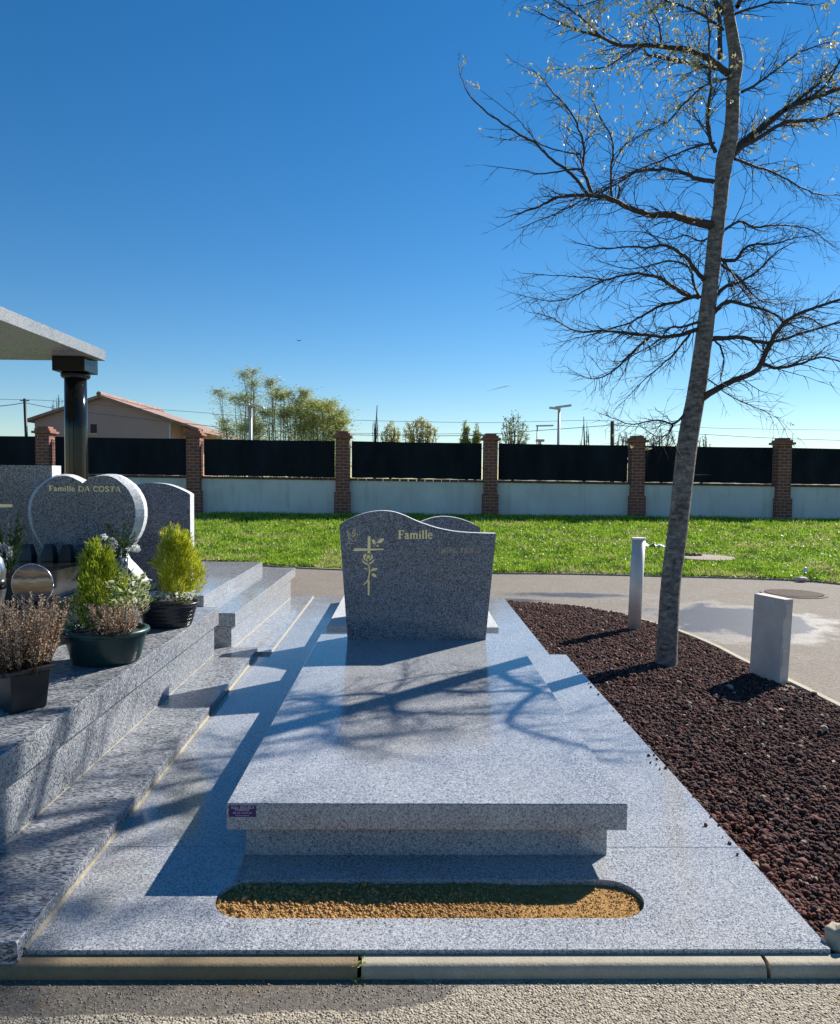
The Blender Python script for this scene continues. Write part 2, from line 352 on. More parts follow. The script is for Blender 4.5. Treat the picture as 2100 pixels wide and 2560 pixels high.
D[blade]=rng.normal(size=(blade.sum(),3))*[.3,.3,.1]+[0,0,1]
L=np.where(blade,rng.uniform(.04,.09,len(gx)),rng.uniform(.03,.055,len(gx)))*np.interp(gy,[11,20],[.9,1.3]); Wd=np.where(blade,L*.14,L*.85)
V,Fq=leaves(P,D,L,Wd)
mi=rng.choice([0,1,2],len(gx),p=[.5,.3,.2]); cl2=np.array([noise.noise(Vector((a*2.6,b*2.6,9)))+.5*noise.noise(Vector((a*7,b*7,3))) for a,b in zip(gx,gy)]); mi[(cl2>.12)&(rng.random(len(gx))<.75)]=4; dry=(clump<-.22)&(rng.random(len(gx))<.5); mi[dry]=3
o=bigmesh('grass',V,Fq,[M['g1'],M['g2'],M['g3'],M['straw'],M['g4']],mi); tag(o,'low green grass and clover covering the lawn strip before the wall','grass',kind='stuff')
# thin kerb strips
def strip(name,pts,wd,z0,z1,mat,label,cat,kind=None):
    mb=MB(); vs=[]
    for i,(x,y) in enumerate(pts):
        a=Vector(pts[max(i-1,0)]); b=Vector(pts[min(i+1,len(pts)-1)]); t=(b-a).normalized(); n_=Vector((-t.y,t.x))*wd/2
        vs+=[(x+n_.x,y+n_.y,z0),(x-n_.x,y-n_.y,z0),(x-n_.x,y-n_.y,z1),(x+n_.x,y+n_.y,z1)]
    fs=[]
    for i in range(len(pts)-1):
        for k in range(4): fs.append((i*4+k,i*4+(k+1)%4,(i+1)*4+(k+1)%4,(i+1)*4+k))
    fs+=[(0,1,2,3),tuple(4*(len(pts)-1)+k for k in (3,2,1,0))]
    o=mb.add(vs,fs).build(name,mat,bevel=.003); return tag(o,label,cat,kind=kind)
def smoothpts(pts,n=8):
    out=[]
    P_=[Vector(p) for p in pts]
    for i in range(len(P_)-1):
        a,b,c,d=P_[max(i-1,0)],P_[i],P_[i+1],P_[min(i+2,len(P_)-1)]
        for k in range(n):
            t=k/n; out.append(.5*((2*b)+(c-a)*t+(2*a-5*b+4*c-d)*t*t+(3*b-a-3*c+d)*t**3))
    out.append(P_[-1]); return out
strip('lawn_edging',[tuple(v) for v in smoothpts([(x,y-.02) for x,y in edge],5)],.055,-.14,-.078,M['kerb'],'thin pale edging strip between the path and the green lawn','edging')
gedge=[(1.14,8.36),(1.45,8.33),(1.77,8.27),(2.05,8.09),(2.33,7.79),(2.51,7.34),(2.615,7.0),(2.70,6.42),(2.72,5.8),(2.775,5.23),(2.80,4.65),(2.82,4.0),(2.84,3.0),(2.86,2.1)]
gpts=[tuple(v) for v in smoothpts(gedge,6)]
strip('bed_edging',gpts,.05,-.14,-.085,M['kerb'],'curved pale concrete edging around the dark red lava gravel bed','edging')
# front kerb in segments
kx=[at(0,2380,2.0).x-2.2,at(898,2380,2.0).x,at(1927,2380,2.0).x,3.2]
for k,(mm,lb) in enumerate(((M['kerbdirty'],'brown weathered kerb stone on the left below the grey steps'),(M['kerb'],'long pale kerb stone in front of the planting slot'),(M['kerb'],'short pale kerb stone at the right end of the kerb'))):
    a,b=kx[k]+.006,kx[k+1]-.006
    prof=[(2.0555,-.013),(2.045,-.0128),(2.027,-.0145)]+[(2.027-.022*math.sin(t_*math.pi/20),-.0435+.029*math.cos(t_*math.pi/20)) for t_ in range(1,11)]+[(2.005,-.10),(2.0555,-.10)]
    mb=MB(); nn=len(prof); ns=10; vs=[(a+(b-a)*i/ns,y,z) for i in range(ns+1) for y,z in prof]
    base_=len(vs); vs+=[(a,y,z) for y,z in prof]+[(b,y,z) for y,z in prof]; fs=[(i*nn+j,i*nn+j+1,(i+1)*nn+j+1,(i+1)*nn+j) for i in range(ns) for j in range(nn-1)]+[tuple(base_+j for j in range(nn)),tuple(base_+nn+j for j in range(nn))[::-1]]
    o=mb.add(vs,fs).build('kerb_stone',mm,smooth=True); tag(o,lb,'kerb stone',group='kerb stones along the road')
# weeds in kerb joint
cx=kx[1]; P=np.stack([rng.normal(cx,.008,60),rng.uniform(1.985,2.05,60),np.full(60,-.05)],1); P[:,2]+=np.where(P[:,1]>2.01,.03,0)
V,Fq=leaves(P,rng.normal(size=P.shape)*[.8,.8,.3]+[0,-.3,.7],rng.uniform(.008,.022,60),.0025)
tag(bigmesh('weed_tuft',V,Fq,[M['straw'],M['g2']],rng.integers(0,2,60)),'small dry weed tuft growing in the joint between two kerb stones','weed')
# road aggregate stones
n=5200; C=np.stack([rng.uniform(-1.35,1.45,n),rng.uniform(1.80,2.003,n),np.full(n,-.0525)],1); Rr=rng.uniform(.0015,.0038,n)
V,Fq,nf=rocks(C,Rr,1); tag(bigmesh('road_grit',V,Fq,[M['road'],M['pebble']],np.repeat(rng.random(n)<.05,nf).astype(int),k=3),'rough grit embedded in the asphalt beside the kerb','grit',kind='stuff')

# ---------------- lava gravel bed ----------------
gp=[(p[0],p[1]) for p in gpts]; gyy=np.array([p[1] for p in gp][::-1]); gxx=np.array([p[0] for p in gp][::-1])
def bedz(x): return -.035-.062*np.clip((np.asarray(x)-1.15)/1.6,0,1)
def bedx(y): return np.interp(y,gyy,gxx)-.03
def plx(y): return np.where(y<5.63,1.232,1.105)
vs=[];ny=60;nx=8
for j in range(ny+1):
    y=2.06+6.25*j/ny
    for i in range(nx+1):
        x0=float(plx(y))-.03; x1=float(bedx(y)); x=x0+(max(x1,x0)-x0)*i/nx; vs.append((x,y,float(bedz(x))-.022))
fs=[(j*(nx+1)+i,j*(nx+1)+i+1,(j+1)*(nx+1)+i+1,(j+1)*(nx+1)+i) for j in range(ny) for i in range(nx)]
tag(MB().add(vs,fs).build('gravel_bed',M['lava3']),kind='structure')
def bedstones(n,y0,y1,r0,r1,sub,name,layers=1.):
    y=rng.uniform(y0,y1,n*2); x=rng.uniform(1.1,2.85,n*2); k=(x>plx(y)+.012)&(x<bedx(y)-.004); x,y=x[k][:n],y[k][:n]
    r=rng.uniform(r0,r1,len(x))*rng.choice([1,1,.6,1.3,1.7],len(x),p=[.35,.3,.2,.11,.04]); z=bedz(x)-.018+rng.uniform(0,.022,len(x))
    nz=np.array([noise.noise(Vector((a*2.2,b*2.2,5))) for a,b in zip(x,y)]); z+=nz*.014
    V,Fq,nf=rocks(np.stack([x,y,z],1),r,sub)
    t=rng.random(len(x)); mi=np.where(t<.50,0,np.where(t<.70,1,np.where(t<.985,2,3)))
    redz=(x<1.9)&(y<3.0)&(x-1.232<.25)&(rng.random(len(x))<.5); mi[redz&(mi<3)]=1
    o=bigmesh(name,V,Fq,[M['lava'],M['lava2'],M['lava3'],M['pebble']],np.repeat(mi,nf),k=3)
    tag(o,'dark red crushed lava stones filling the tree bed' if name=='lava_gravel' else 'finer far lava stones at the back of the tree bed','gravel',kind='stuff')
bedstones(30000,2.06,4.6,.0045,.012,2,'lava_gravel')
bedstones(30000,4.6,8.35,.007,.0145,1,'lava_gravel')
g0=np.random.default_rng(77)
n=26; y=g0.uniform(2.3,5.5,n); x=1.232-np.abs(g0.normal(0,.035,n)); V,Fq,nf=rocks(np.stack([x,y,np.full(n,.004)],1),g0.uniform(.003,.008,n),2)
tag(bigmesh('spilled_gravel',V,Fq,[M['lava'],M['lava2']],np.repeat(g0.integers(0,2,n),nf),k=3),'few lava crumbs spilled onto the edge of the plinth','gravel',kind='stuff')
n=60; y=g0.uniform(2.2,7.5,n); x=plx(y)+.03+g0.random(n)*np.maximum(.05,bedx(y)-plx(y)-.05); P=np.stack([x,y,bedz(x)+.012],1); V,Fq=leaves(P,g0.normal(size=(n,3))*[1,1,.15],g0.uniform(.02,.045,n),g0.uniform(.006,.02,n))
tag(bigmesh('fallen_leaves',V,Fq,[M['straw'],M['br2'],M['br1']],g0.integers(0,3,n)),'dry fallen leaves and twig bits scattered on the lava gravel','leaves',kind='stuff')
n=90; x=g0.uniform(-.75,.95,n); y=2.2-np.abs(g0.normal(0,.03,n)); V,Fq,nf=rocks(np.stack([x,y,np.full(n,.001)],1),g0.uniform(.0008,.0026,n),1)
tag(bigmesh('soil_crumbs',V,Fq,[M['soil2']],k=3),'tiny soil crumbs spilled on the granite in front of the slot','soil',kind='stuff')
# pale stones lying in the bed
for i,(u,v,r,lb) in enumerate(((2096,2362,.045,'pale rounded stone at the front corner of the gravel bed'),(1908,1998,.016,'small yellowish stone on the right part of the lava gravel'),(1461,1593,.014,'white pebble on the lava gravel left of the tree'),(1725,1770,.014,'small brown pebble on the gravel before the tree'),(2060,1822,.018,'flat pale chip near the right edge of the gravel'),(1396,1625,.016,'small pink stone near the plinth corner'))):
    c=atz(u,v,-.05 if i else -.02); V,Fq,nf=rocks(np.array([[c.x,c.y,c.z+r*.3]]),np.array([r]),3)
    tag(bigmesh('stone',V,Fq,[M['pebble'] if i else M['kerb']],k=3,smooth=True),lb,'stone')

# ---------------- main tomb ----------------
X1,Y1,SL,SW,SZ=-.619,2.532,2.851,1.4,.2124
main=thing('granite_tomb','new grey granite tomb with gold cross and rose on its wavy headstone','tomb',(.08,3.9,0))
# front plinth slab with planting slot
bm=bmesh.new()
outer=[(-1.12,2.057),(1.232,2.057),(1.232,2.645),(-1.12,2.645)]; xs0,xs1,ya,yb=-.601,.770,2.208,2.428; r=(yb-ya)/2
inner=[(xs0+r-r*math.sin(math.pi*k/14),ya+r+r*math.cos(math.pi*k/14)) for k in range(15)]+[(xs1-r+r*math.sin(math.pi*k/14),ya+r-r*math.cos(math.pi*k/14)) for k in range(15)]
def loop(ps):
    vv=[bm.verts.new((x,y,0)) for x,y in ps]; return [bm.edges.new((vv[i],vv[(i+1)%len(vv)])) for i in range(len(vv))]
es=loop(outer)+loop(inner); res=bmesh.ops.triangle_fill(bm,use_beauty=True,edges=es,normal=(0,0,1))
fcs=[f for f in bm.faces]; ext=bmesh.ops.extrude_face_region(bm,geom=fcs)
for v in [g for g in ext['geom'] if isinstance(g,bmesh.types.BMVert)]: v.co.z-=.021
bmesh.ops.recalc_face_normals(bm,faces=bm.faces)
me=bpy.data.meshes.new('plinth_slab'); bm.to_mesh(me); bm.free(); me.materials.append(M['gran'])
for v in me.vertices: v.co-=Vector(main.location)
o=bpy.data.objects.new('plinth_slab',me); COL.objects.link(o); o.parent=main; o['label']='front plinth slab with long rounded planting slot'
gbox('plinth_slab',(-1.12,1.232,2.6475,5.630,-.021,0),M['gran'],main,.0015)
gbox('plinth_slab',(-1.12,1.105,5.633,8.34,-.03,-.001),M['gran'],main,.0015)
MB().box(-1.10,1.07,2.46,8.3,-.2,-.0305).build('foundation',M['kerb'],main)
a=.055
gbox('tomb_base',(X1+a,X1+SW-a,Y1+a,Y1+SL-a,-.001,SZ-.0952),M['gran'],main)
gbox('tomb_slab',(X1,X1+SW,Y1,Y1+SL,SZ-.095,SZ),M['gran'],main,.003)
z4=lambda x,y:(800+x/3.617,1230+y/3.617)
SY=5.16
prof4=[(175,300),(205,276),(240,255),(285,233),(330,214),(385,196),(440,182),(490,174),(540,170),(590,170),(640,175),(680,183),(720,195),(760,210),(800,228),(840,247),(880,264),(920,280),(960,293),(1010,310),(1060,325),(1120,339),(1180,350),(1240,359),(1300,365),(1400,371),(1500,374),(1592,376)]
prof=[(at(*z4(x,y),SY).x,at(*z4(x,y),SY).z) for x,y in prof4]
bl=at(868.6,1598,SY).x; br=at(1214,1600,SY).x
outline=[(br,SZ+.0005),(bl,SZ+.0005)]+prof
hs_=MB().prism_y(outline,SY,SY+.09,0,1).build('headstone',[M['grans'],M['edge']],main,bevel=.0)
FY=SY-.0012
def ztr(x,y): return (840+x/9.62,1300+y/9.62)
class Eng:
    """thin gilded relief on the plane y=Y0"""
    def __init__(s,Y0,tr): s.mb=MB(); s.Y=Y0; s.tr=tr; s.k=0
    def P(s,p,dy=0):
        q=at(*s.tr(*p),s.Y); return (q.x,s.Y-.0004-dy,q.z)
    def poly(s,ps):
        s.k+=1; dy=.00004*(s.k%20); n=len(ps); s.mb.add([s.P(p,dy) for p in ps],[tuple(range(n))])
    def stroke(s,ps,w):
        s.k+=1; dy=.00004*(s.k%20); n=len(ps)
        if not hasattr(w,'__len__'): w=[w]*n
        ps=[Vector(p) for p in ps]; L=[];Rr=[]
        for i,p in enumerate(ps):
            t=(ps[min(i+1,n-1)]-ps[max(i-1,0)]).normalized(); nn=Vector((-t.y,t.x))*w[i]/2; L.append(s.P(p+nn,dy)); Rr.append(s.P(p-nn,dy))
        s.mb.add(L+Rr,[(i,i+1,n+i+1,n+i) for i in range(n-1)])
e=Eng(SY,ztr)
e.poly([(762,400),(830,380),(826,800),(758,808)]); e.poly([(440,680),(760,682),(760,737),(412,750)]); e.poly([(828,688),(1155,690),(1148,716),(828,737)]); e.mb.build('gilded_cross',M['gold'],hs_)
e=Eng(SY,ztr); e.poly([(762,1480),(812,1425),(806,1828),(762,1800)]); e.mb.build('cross_foot',M['gold'],hs_)
e=Eng(SY,ztr)
e.stroke(smoothpts([(785,1080),(806,1200),(800,1320),(770,1430),(720,1510),(650,1560)],4),[30]*6+[34]*9+[28]*3+[20]*3)
for ps in ([(650,850),(690,818),(750,815),(715,870),(702,930),(712,985),(660,935)],[(615,925),(655,985),(710,1025),(775,1050),(772,1072),(700,1062),(640,1015)],
   [(782,1045),(840,1010),(880,970),(924,930),(905,1000),(865,1040),(800,1065)],[(830,815),(882,850),(890,900),(860,945),(800,985),(785,965),(835,915),(845,865)],
   [(735,870),(775,840),(815,855),(825,890),(800,920),(770,935),(745,910)],[(722,925),(740,915),(765,985),(757,1012),(726,985)],
   [(645,1195),(690,1150),(740,1155),(782,1215),(730,1180),(690,1172)],[(828,1262),(850,1190),(900,1152),(1000,1152),(992,1195),(920,1218),(870,1225)],[(850,1298),(900,1278),(950,1308),(988,1380),(910,1368),(862,1335)],
   [(858,470),(900,462),(945,500),(943,572),(900,575),(865,525)],[(988,532),(1055,452),(1130,432),(1155,470),(1112,530),(1060,562),(1010,548)],[(955,622),(1000,592),(1032,637),(985,640)]): e.poly(ps)
e.stroke([(895,648),(940,590),(985,530)],[12,14,12]); e.stroke([(730,1072),(770,1080)],8); e.stroke([(830,1062),(850,1098)],8)
e.mb.build('gilded_rose',M['gold'],hs_)
e=Eng(SY,ztr)
for ps in ([(265,255),(290,370),(310,440),(380,465)],[(265,255),(340,340),(400,390),(422,440)],[(390,340),(412,250),(460,175),(460,330),(420,410)],[(430,240),(440,330)],[(430,400),(480,340),(525,345),(500,400),(470,480),(420,510),(360,450),(300,440),(330,500),(270,550),(340,570),(410,560)],[(300,330),(350,410)],[(410,300),(415,380)],[(520,360),(560,350),(585,320)]): e.stroke(ps,9)
e.mb.build('gilded_dove',M['gold'],hs_)
# serif letters: strokes in a unit box (x right, y up, cap height 1)
GL={'F':(.62,[([(.16,0),(.16,1)],.17),([(.0,1),(.56,1)],.07),([(.56,1.03),(.56,.76)],.05),([(.16,.53),(.42,.53)],.06),([(.42,.64),(.42,.42)],.05),([(0,.02),(.32,.02)],.05)]),
 'a':(.50,[([(.06,.52),(.14,.63),(.26,.64),(.33,.56),(.33,.06),(.44,.03)],.12),([(.33,.40),(.14,.34),(.06,.22),(.07,.08),(.17,0),(.27,.04),(.34,.12)],.10)]),
 'm':(.86,[([(.12,.0),(.12,.64)],.13),([(.03,.62),(.12,.64)],.05),([(.12,.5),(.24,.62),(.36,.62),(.41,.52),(.41,0)],.12),([(.41,.5),(.53,.62),(.65,.62),(.70,.52),(.70,.0)],.12),([(.03,.015),(.21,.015)],.04),([(.33,.015),(.50,.015)],.04),([(.62,.015),(.79,.015)],.04)]),
 'i':(.30,[([(.14,.0),(.14,.64)],.13),([(.04,.62),(.14,.64)],.05),([(.04,.015),(.24,.015)],.04),([(.09,.86),(.19,.86)],.12)]),
 'l':(.30,[([(.14,.0),(.14,1.02)],.13),([(.04,1.0),(.14,1.02)],.05),([(.04,.015),(.24,.015)],.04)]),
 'e':(.50,[([(.08,.36),(.40,.36)],.05),([(.40,.36),(.37,.55),(.25,.64),(.12,.57),(.06,.36),(.08,.16),(.20,.02),(.33,.03),(.42,.14)],.10)]),
 'D':(.80,[([(.15,0),(.15,1)],.13),([(.03,.98),(.36,.98),(.58,.86),(.68,.62),(.68,.38),(.58,.14),(.36,.02),(.03,.02)],.08)]),
 'A':(.76,[([(.08,0),(.37,1.0)],.06),([(.37,1.0),(.64,0)],.13),([(.18,.35),(.54,.35)],.05),([(0,.015),(.18,.015)],.04),([(.52,.015),(.76,.015)],.04)]),
 'C':(.72,[([(.64,.76),(.56,.92),(.40,1.0),(.22,.92),(.10,.7),(.08,.48),(.13,.24),(.26,.06),(.42,0),(.56,.06),(.66,.22)],.11),([(.64,1.0),(.64,.72)],.04)]),
 'O':(.80,[([(.38,1.0),(.20,.92),(.09,.7),(.07,.5),(.10,.28),(.21,.08),(.38,0),(.55,.08),(.66,.28),(.69,.5),(.66,.72),(.56,.92),(.38,1.0)],.11)]),
 'S':(.60,[([(.47,.78),(.40,.94),(.26,1.0),(.12,.92),(.08,.76),(.16,.62),(.38,.46),(.48,.30),(.45,.10),(.28,0),(.13,.06),(.06,.24)],.12)]),
 'T':(.70,[([(.34,0),(.34,1)],.13),([(.03,.98),(.65,.98)],.06),([(.04,1.0),(.04,.78)],.05),([(.64,1.0),(.64,.78)],.05),([(.22,.015),(.46,.015)],.04)]),' ':(.36,[])}
def inscribe(name,text,u0,v0,u1,v1,Y0,capx,parent,bold=1.,track=0.):
    """text baseline from native (u0,v0) to (u1,v1), cap height capx px"""
    wd=sum(GL[c][0]+track for c in text); sx=(u1-u0)/wd; sl=(v1-v0)/(u1-u0)
    e=Eng(Y0,lambda x,y:(x,y)); x=u0
    for c in text:
        for ps,wt in GL[c][1]:
            e.stroke([(x+px*sx,v0+(x+px*sx-u0)*sl-py*capx) for px,py in ps],wt*bold*min(sx,capx))
        x+=(GL[c][0]+track)*sx
    return e.mb.build(name,M['gold'],parent)
inscribe('inscription','Famille',*z4(706,424),*z4(1022,420),SY,20.5,hs_,1.35)
# faint gilded name panel (illegible in the photograph)
def faint():
    n=NB('faint_gilding'); v=n.map((1.6,1,1))
    n.set('Base Color',n.mixc(n.ramp(n.noise(60,3,.5,v),[(.42,n.g(.15)),(.6,n.g(.75))]),(.10,.11,.13),(.62,.48,.26))); n.set('Roughness',.5); return n.m
M['faint']=faint()
e=Eng(SY,z4)
for i in range(15):
    x=1075+i*25.5
    if i==7: continue
    e.stroke([(x,505),(x+3,552)],9+4*(i%3)); e.stroke([(x,507+(i*13)%40),(x+15,509+(i*13)%40)],6)
    if i%2: e.stroke([(x+15,506),(x+15,551)],6)
e.mb.build('worn_lettering',M['faint'],hs_)
# maker's sticker on the slab front
stk_y=Y1-.0008
def st(u,v): return at(u,v,Y1)
zs=lambda x,y:(540+x/10.85,1980+y/10.85)
c0,c1=st(*zs(352,365)),st(*zs(1088,672))
stk=MB().box(c0.x,c1.x,stk_y-.0006,Y1+.001,c1.z,c0.z).build('sticker',M['purple'],main,label="purple maker's sticker on the slab edge")
def text_mesh(body,size,x,z,y,parent,mat,width=None,shear=.3,name='lettering'):
    cu=bpy.data.curves.new('tmp','FONT'); cu.body=body; cu.size=size; cu.shear=shear; cu.align_x='CENTER'; cu.resolution_u=2
    ob=bpy.data.objects.new('tmp',cu); COL.objects.link(ob); dg=bpy.context.evaluated_depsgraph_get(); me=bpy.data.meshes.new_from_object(ob.evaluated_get(dg))
    bpy.data.objects.remove(ob); o0=worigin(parent)
    xs=[v.co.x for v in me.vertices]; k=width/(max(xs)-min(xs)) if width else 1; cxm=(max(xs)+min(xs))/2
    for v in me.vertices: X,Z=(v.co.x-cxm)*k,v.co.y; v.co=Vector((x+X,y,z+Z))-o0
    me.materials.clear(); me.materials.append(mat)
    o=bpy.data.objects.new(name,me); COL.objects.link(o); o.parent=parent; return o
sw=c1.x-c0.x; shh=c0.z-c1.z; mx=(c0.x+c1.x)/2
for body,sz,fz,ww in (('Régis SEGUELA',.27,.72,.84),('MARBRERIE',.16,.545,.52),('05.62.14.07.61',.20,.27,.70),('www.marbrerie.fr',.11,.11,.5)):
    if body.startswith('www'):   # the last line is illegible: a row of tiny dashes
        mb=MB()
        for i in range(14): mb.box(mx-sw*.25+i*sw*.036,mx-sw*.25+i*sw*.036+sw*.022,stk_y-.0013,stk_y-.0009,c1.z+shh*.11,c1.z+shh*.15)
        mb.build('lettering',M['stickerink'],stk)
    else: text_mesh(body,shh*sz*1.35,mx,c1.z+shh*fz,stk_y-.0011,stk,M['stickerink'],sw*ww)
# soil in slot
def soilz(x,y): return -.019+.006*noise.noise(Vector((x*6,y*9,1)))
vs=[];nx,ny=120,22
for j in range(ny+1):
    for i in range(nx+1):
        x=-.62+1.41*i/nx; y=2.19+.255*j/ny; vs.append((x,y,soilz(x,y)+.003*noise.noise(Vector((x*60,y*60,0)))))
fs=[(j*(nx+1)+i,j*(nx+1)+i+1,(j+1)*(nx+1)+i+1,(j+1)*(nx+1)+i) for j in range(ny) for i in range(nx)]
tag(MB().add(vs,fs).build('planting_soil',M['soil'],smooth=True),'orange brown soil in the planting slot of the plinth','soil',kind='stuff')
n=16000; x=-.6+1.37*rng.random(n)**1.15; y=rng.uniform(2.208,2.428,n)
dx=np.where(x<xs0+r,xs0+r-x,np.where(x>xs1-r,x-xs1+r,0)); k=dx**2+(y-2.318)**2<(r-.004)**2; x,y=x[k],y[k]
rr=np.exp(rng.normal(math.log(.0028),.5,len(x))); rr=np.clip(rr,.0012,.0085)*np.interp(x,[-.35,.1,.5],[1.,.8,.42])*np.where(rng.random(len(x))<.02,1.7,1.)
z=np.array([soilz(a,b) for a,b in zip(x,y)])+rr*.4
V,Fq,nf=rocks(np.stack([x,y,z],1),rr,1); tag(bigmesh('soil_clods',V,Fq,[M['soil'],M['soil2']],np.repeat(rng.integers(0,2,len(x)),nf),k=3),'crumbly orange clods on the soil of the planting slot','soil',kind='stuff')

# ---------------- second tomb, back to back ----------------
bk=thing('granite_tomb','low granite tomb behind, only its round headstone top and slab corners showing','tomb',(.08,7.,0))
gbox('tomb_base',(-.56,.68,5.76,8.0,-.0005,.125),M['gran'],bk); gbox('tomb_slab',(-.618,.72,5.712,8.06,.1252,.19),M['granlight'],bk,.003)
cxm=.0728; ol2=[(-(x-cxm)+.06,z-SZ+.19+.0005-.02*0) for x,z in outline]
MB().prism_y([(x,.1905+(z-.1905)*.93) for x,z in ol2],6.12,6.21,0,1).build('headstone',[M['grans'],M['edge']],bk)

# ---------------- left tomb A ----------------
ta=thing('family_tomb','large grey granite tomb with heart shaped headstone reading Famille DA COSTA','tomb',(-2.4,3.9,0))
def taper(name,xr0,xr1,xl,y0,y1,z0,z1,mat,par,bevel=.003):
    vs=[(xl,y0,z0),(xr0,y0,z0),(xr1,y1,z0),(xl,y1,z0),(xl,y0,z1),(xr0,y0,z1),(xr1,y1,z1),(xl,y1,z1)]
    return MB().add(vs,[(0,3,2,1),(4,5,6,7),(0,1,5,4),(1,2,6,5),(2,3,7,6),(3,0,4,7)]).build(name,mat,par,bevel=bevel)
taper('step',-1.076,-1.128,-3.9,2.02,5.62,-.022,.045,M['granw'],ta)
MB().box(-3.9,-1.12,2.1,5.6,-.14,-.0225).build('foundation',M['kerb'],ta)
gbox('side_wall',(-3.8,-1.404,2.12,5.388,.0452,.262),M['granw'],ta)
gbox('coping',(-3.83,-1.374,2.09,5.40,.2645,.39),M['granw'],ta)
MB().box(-3.8,-1.41,2.13,5.38,.2615,.265).build('joint',M['dark_joint'],ta)
def fillet(name,pts,par,s=.008):
    mb=MB(); vs=[]
    for (x,y,z) in pts: vs+=[(x-.002,y,z-.001),(x+s,y,z-.001),(x-.002,y,z+s)]
    n=len(pts); fs=[(i*3+k,i*3+(k+1)%3,(i+1)*3+(k+1)%3,(i+1)*3+k) for i in range(n-1) for k in range(3)]
    mb.add(vs,fs).build(name,M['mortar'],par)
def wob(x0,y0,x1,y1,z,n=60):
    return [(x0+(x1-x0)*i/n+.002*noise.noise(Vector((i*.7,x0*9,0))),y0+(y1-y0)*i/n,z) for i in range(n+1)]
fillet('mortar_joint',wob(-1.076,2.06,-1.128,5.60,0),ta,.009)
fillet('mortar_joint',wob(-1.404,2.13,-1.404,5.38,.045),ta,.004)
gbox('lower_slab',(-3.7,-1.93,3.35,4.9,.3905,.64),M['black'],ta); gbox('upper_block',(-3.7,-2.0,4.12,5.2,.6405,.80),M['black'],ta)
HY=4.95
z1f=lambda x,y:(x/3.156,1100+y/3.156)
hr=[(668,340),(690,322),(720,305),(755,292),(790,284),(825,280),(860,282),(895,290),(930,307),(965,332),(1000,362),(1030,400),(1055,445),(1073,495),(1082,550),(1082,605),(1074,660),(1058,715),(1035,765),(1005,815),(965,862),(945,893),(962,930),(1000,972),(1045,1025),(1085,1085),(1118,1150),(1130,1300)]
hl=[(215,1300),(228,1150),(262,1085),(300,1025),(345,972),(383,930),(400,893),(380,862),(345,815),(316,765),(292,715),(275,660),(265,605),(262,550),(268,495),(285,445),(310,400),(345,362),(385,330),(425,305),(470,287),(515,281),(555,285),(590,296),(625,315),(650,328)]
ho=[(at(*z1f(x,y),HY).x,at(*z1f(x,y),HY).z) for x,y in hr+hl]
ho=[(x,max(z,.6405)) for x,z in ho]
cxh=at(*z1f(672,600),HY)
def sc(o,k,kz=None): return [(cxh.x+(x-cxh.x)*k,cxh.z+(z-cxh.z)*(kz or k)) for x,z in o]
mb=MB(); n=len(ho)
inn=[(x,z) for x,z in ho]
ho=[(cxh.x+(x-cxh.x)*1.125,max(.6405,cxh.z+(z-cxh.z)*1.04)) for x,z in ho]
inn=[(x,max(z,.645)) for x,z in inn]
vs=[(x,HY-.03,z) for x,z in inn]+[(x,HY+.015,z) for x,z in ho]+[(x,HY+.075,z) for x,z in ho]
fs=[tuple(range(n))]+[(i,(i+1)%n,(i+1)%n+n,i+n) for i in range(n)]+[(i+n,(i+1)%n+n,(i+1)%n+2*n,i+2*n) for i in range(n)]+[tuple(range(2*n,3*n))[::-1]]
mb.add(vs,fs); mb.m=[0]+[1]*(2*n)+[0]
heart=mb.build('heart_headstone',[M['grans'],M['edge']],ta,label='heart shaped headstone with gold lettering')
inscribe('inscription','Famille DA COSTA',*z1f(385,401),*z1f(955,408),HY-.03,12.6,heart,1.5)
xe=at(*z1f(410,205),5.04).x
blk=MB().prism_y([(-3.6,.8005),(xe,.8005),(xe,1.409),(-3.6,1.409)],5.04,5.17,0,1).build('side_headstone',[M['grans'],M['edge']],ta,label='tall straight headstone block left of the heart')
e=Eng(5.04,z1f); e.poly([(-160,505),(100,507),(96,530),(-160,532)]); e.poly([(-100,420),(-70,420),(-70,760),(-100,760)]); e.mb.build('gilded_cross',M['gold'],blk)

# ---------------- left tomb B ----------------
tb=thing('family_tomb','grey granite tomb behind the heart tomb with round shouldered headstone','tomb',(-2.2,7.,0))
taper('step',-1.035,-1.048,-3.2,5.576,8.32,-.022,.02,M['granstep'],tb,.002)
taper('side_wall',-1.339,-1.273,-3.1,5.64,8.10,.0202,.199,M['granstep'],tb); taper('coping',-1.306,-1.283,-3.1,5.625,8.51,.2015,.305,M['granstep'],tb)
fillet('mortar_joint',wob(-1.339,5.64,-1.273,8.1,.02),tb,.007); fillet("mortar_joint",wob(-1.037,5.58,-1.048,8.3,0),tb,.008)
gbox('tomb_slab',(-3.0,-1.617,5.889,8.28,.3052,.395),M['granstep'],tb)
CYY=6.1
cp=[(1500,430),(1478,414),(1450,400),(1415,383),(1380,369),(1345,357),(1310,348),(1270,342),(1230,339),(1190,338),(1150,341),(1110,347),(1060,357),(1010,370),(960,387),(910,408),(880,430)]
co=[(at(*z1f(x,y),CYY).x,at(*z1f(x,y),CYY).z) for x,y in cp]; co=[(co[-1][0],.3955),(co[0][0],.3955)]+co
MB().prism_y(co,CYY,CYY+.11,0,1).build('headstone',[M['grans'],M['edge']],tb,label='dark headstone with rounded shoulders')

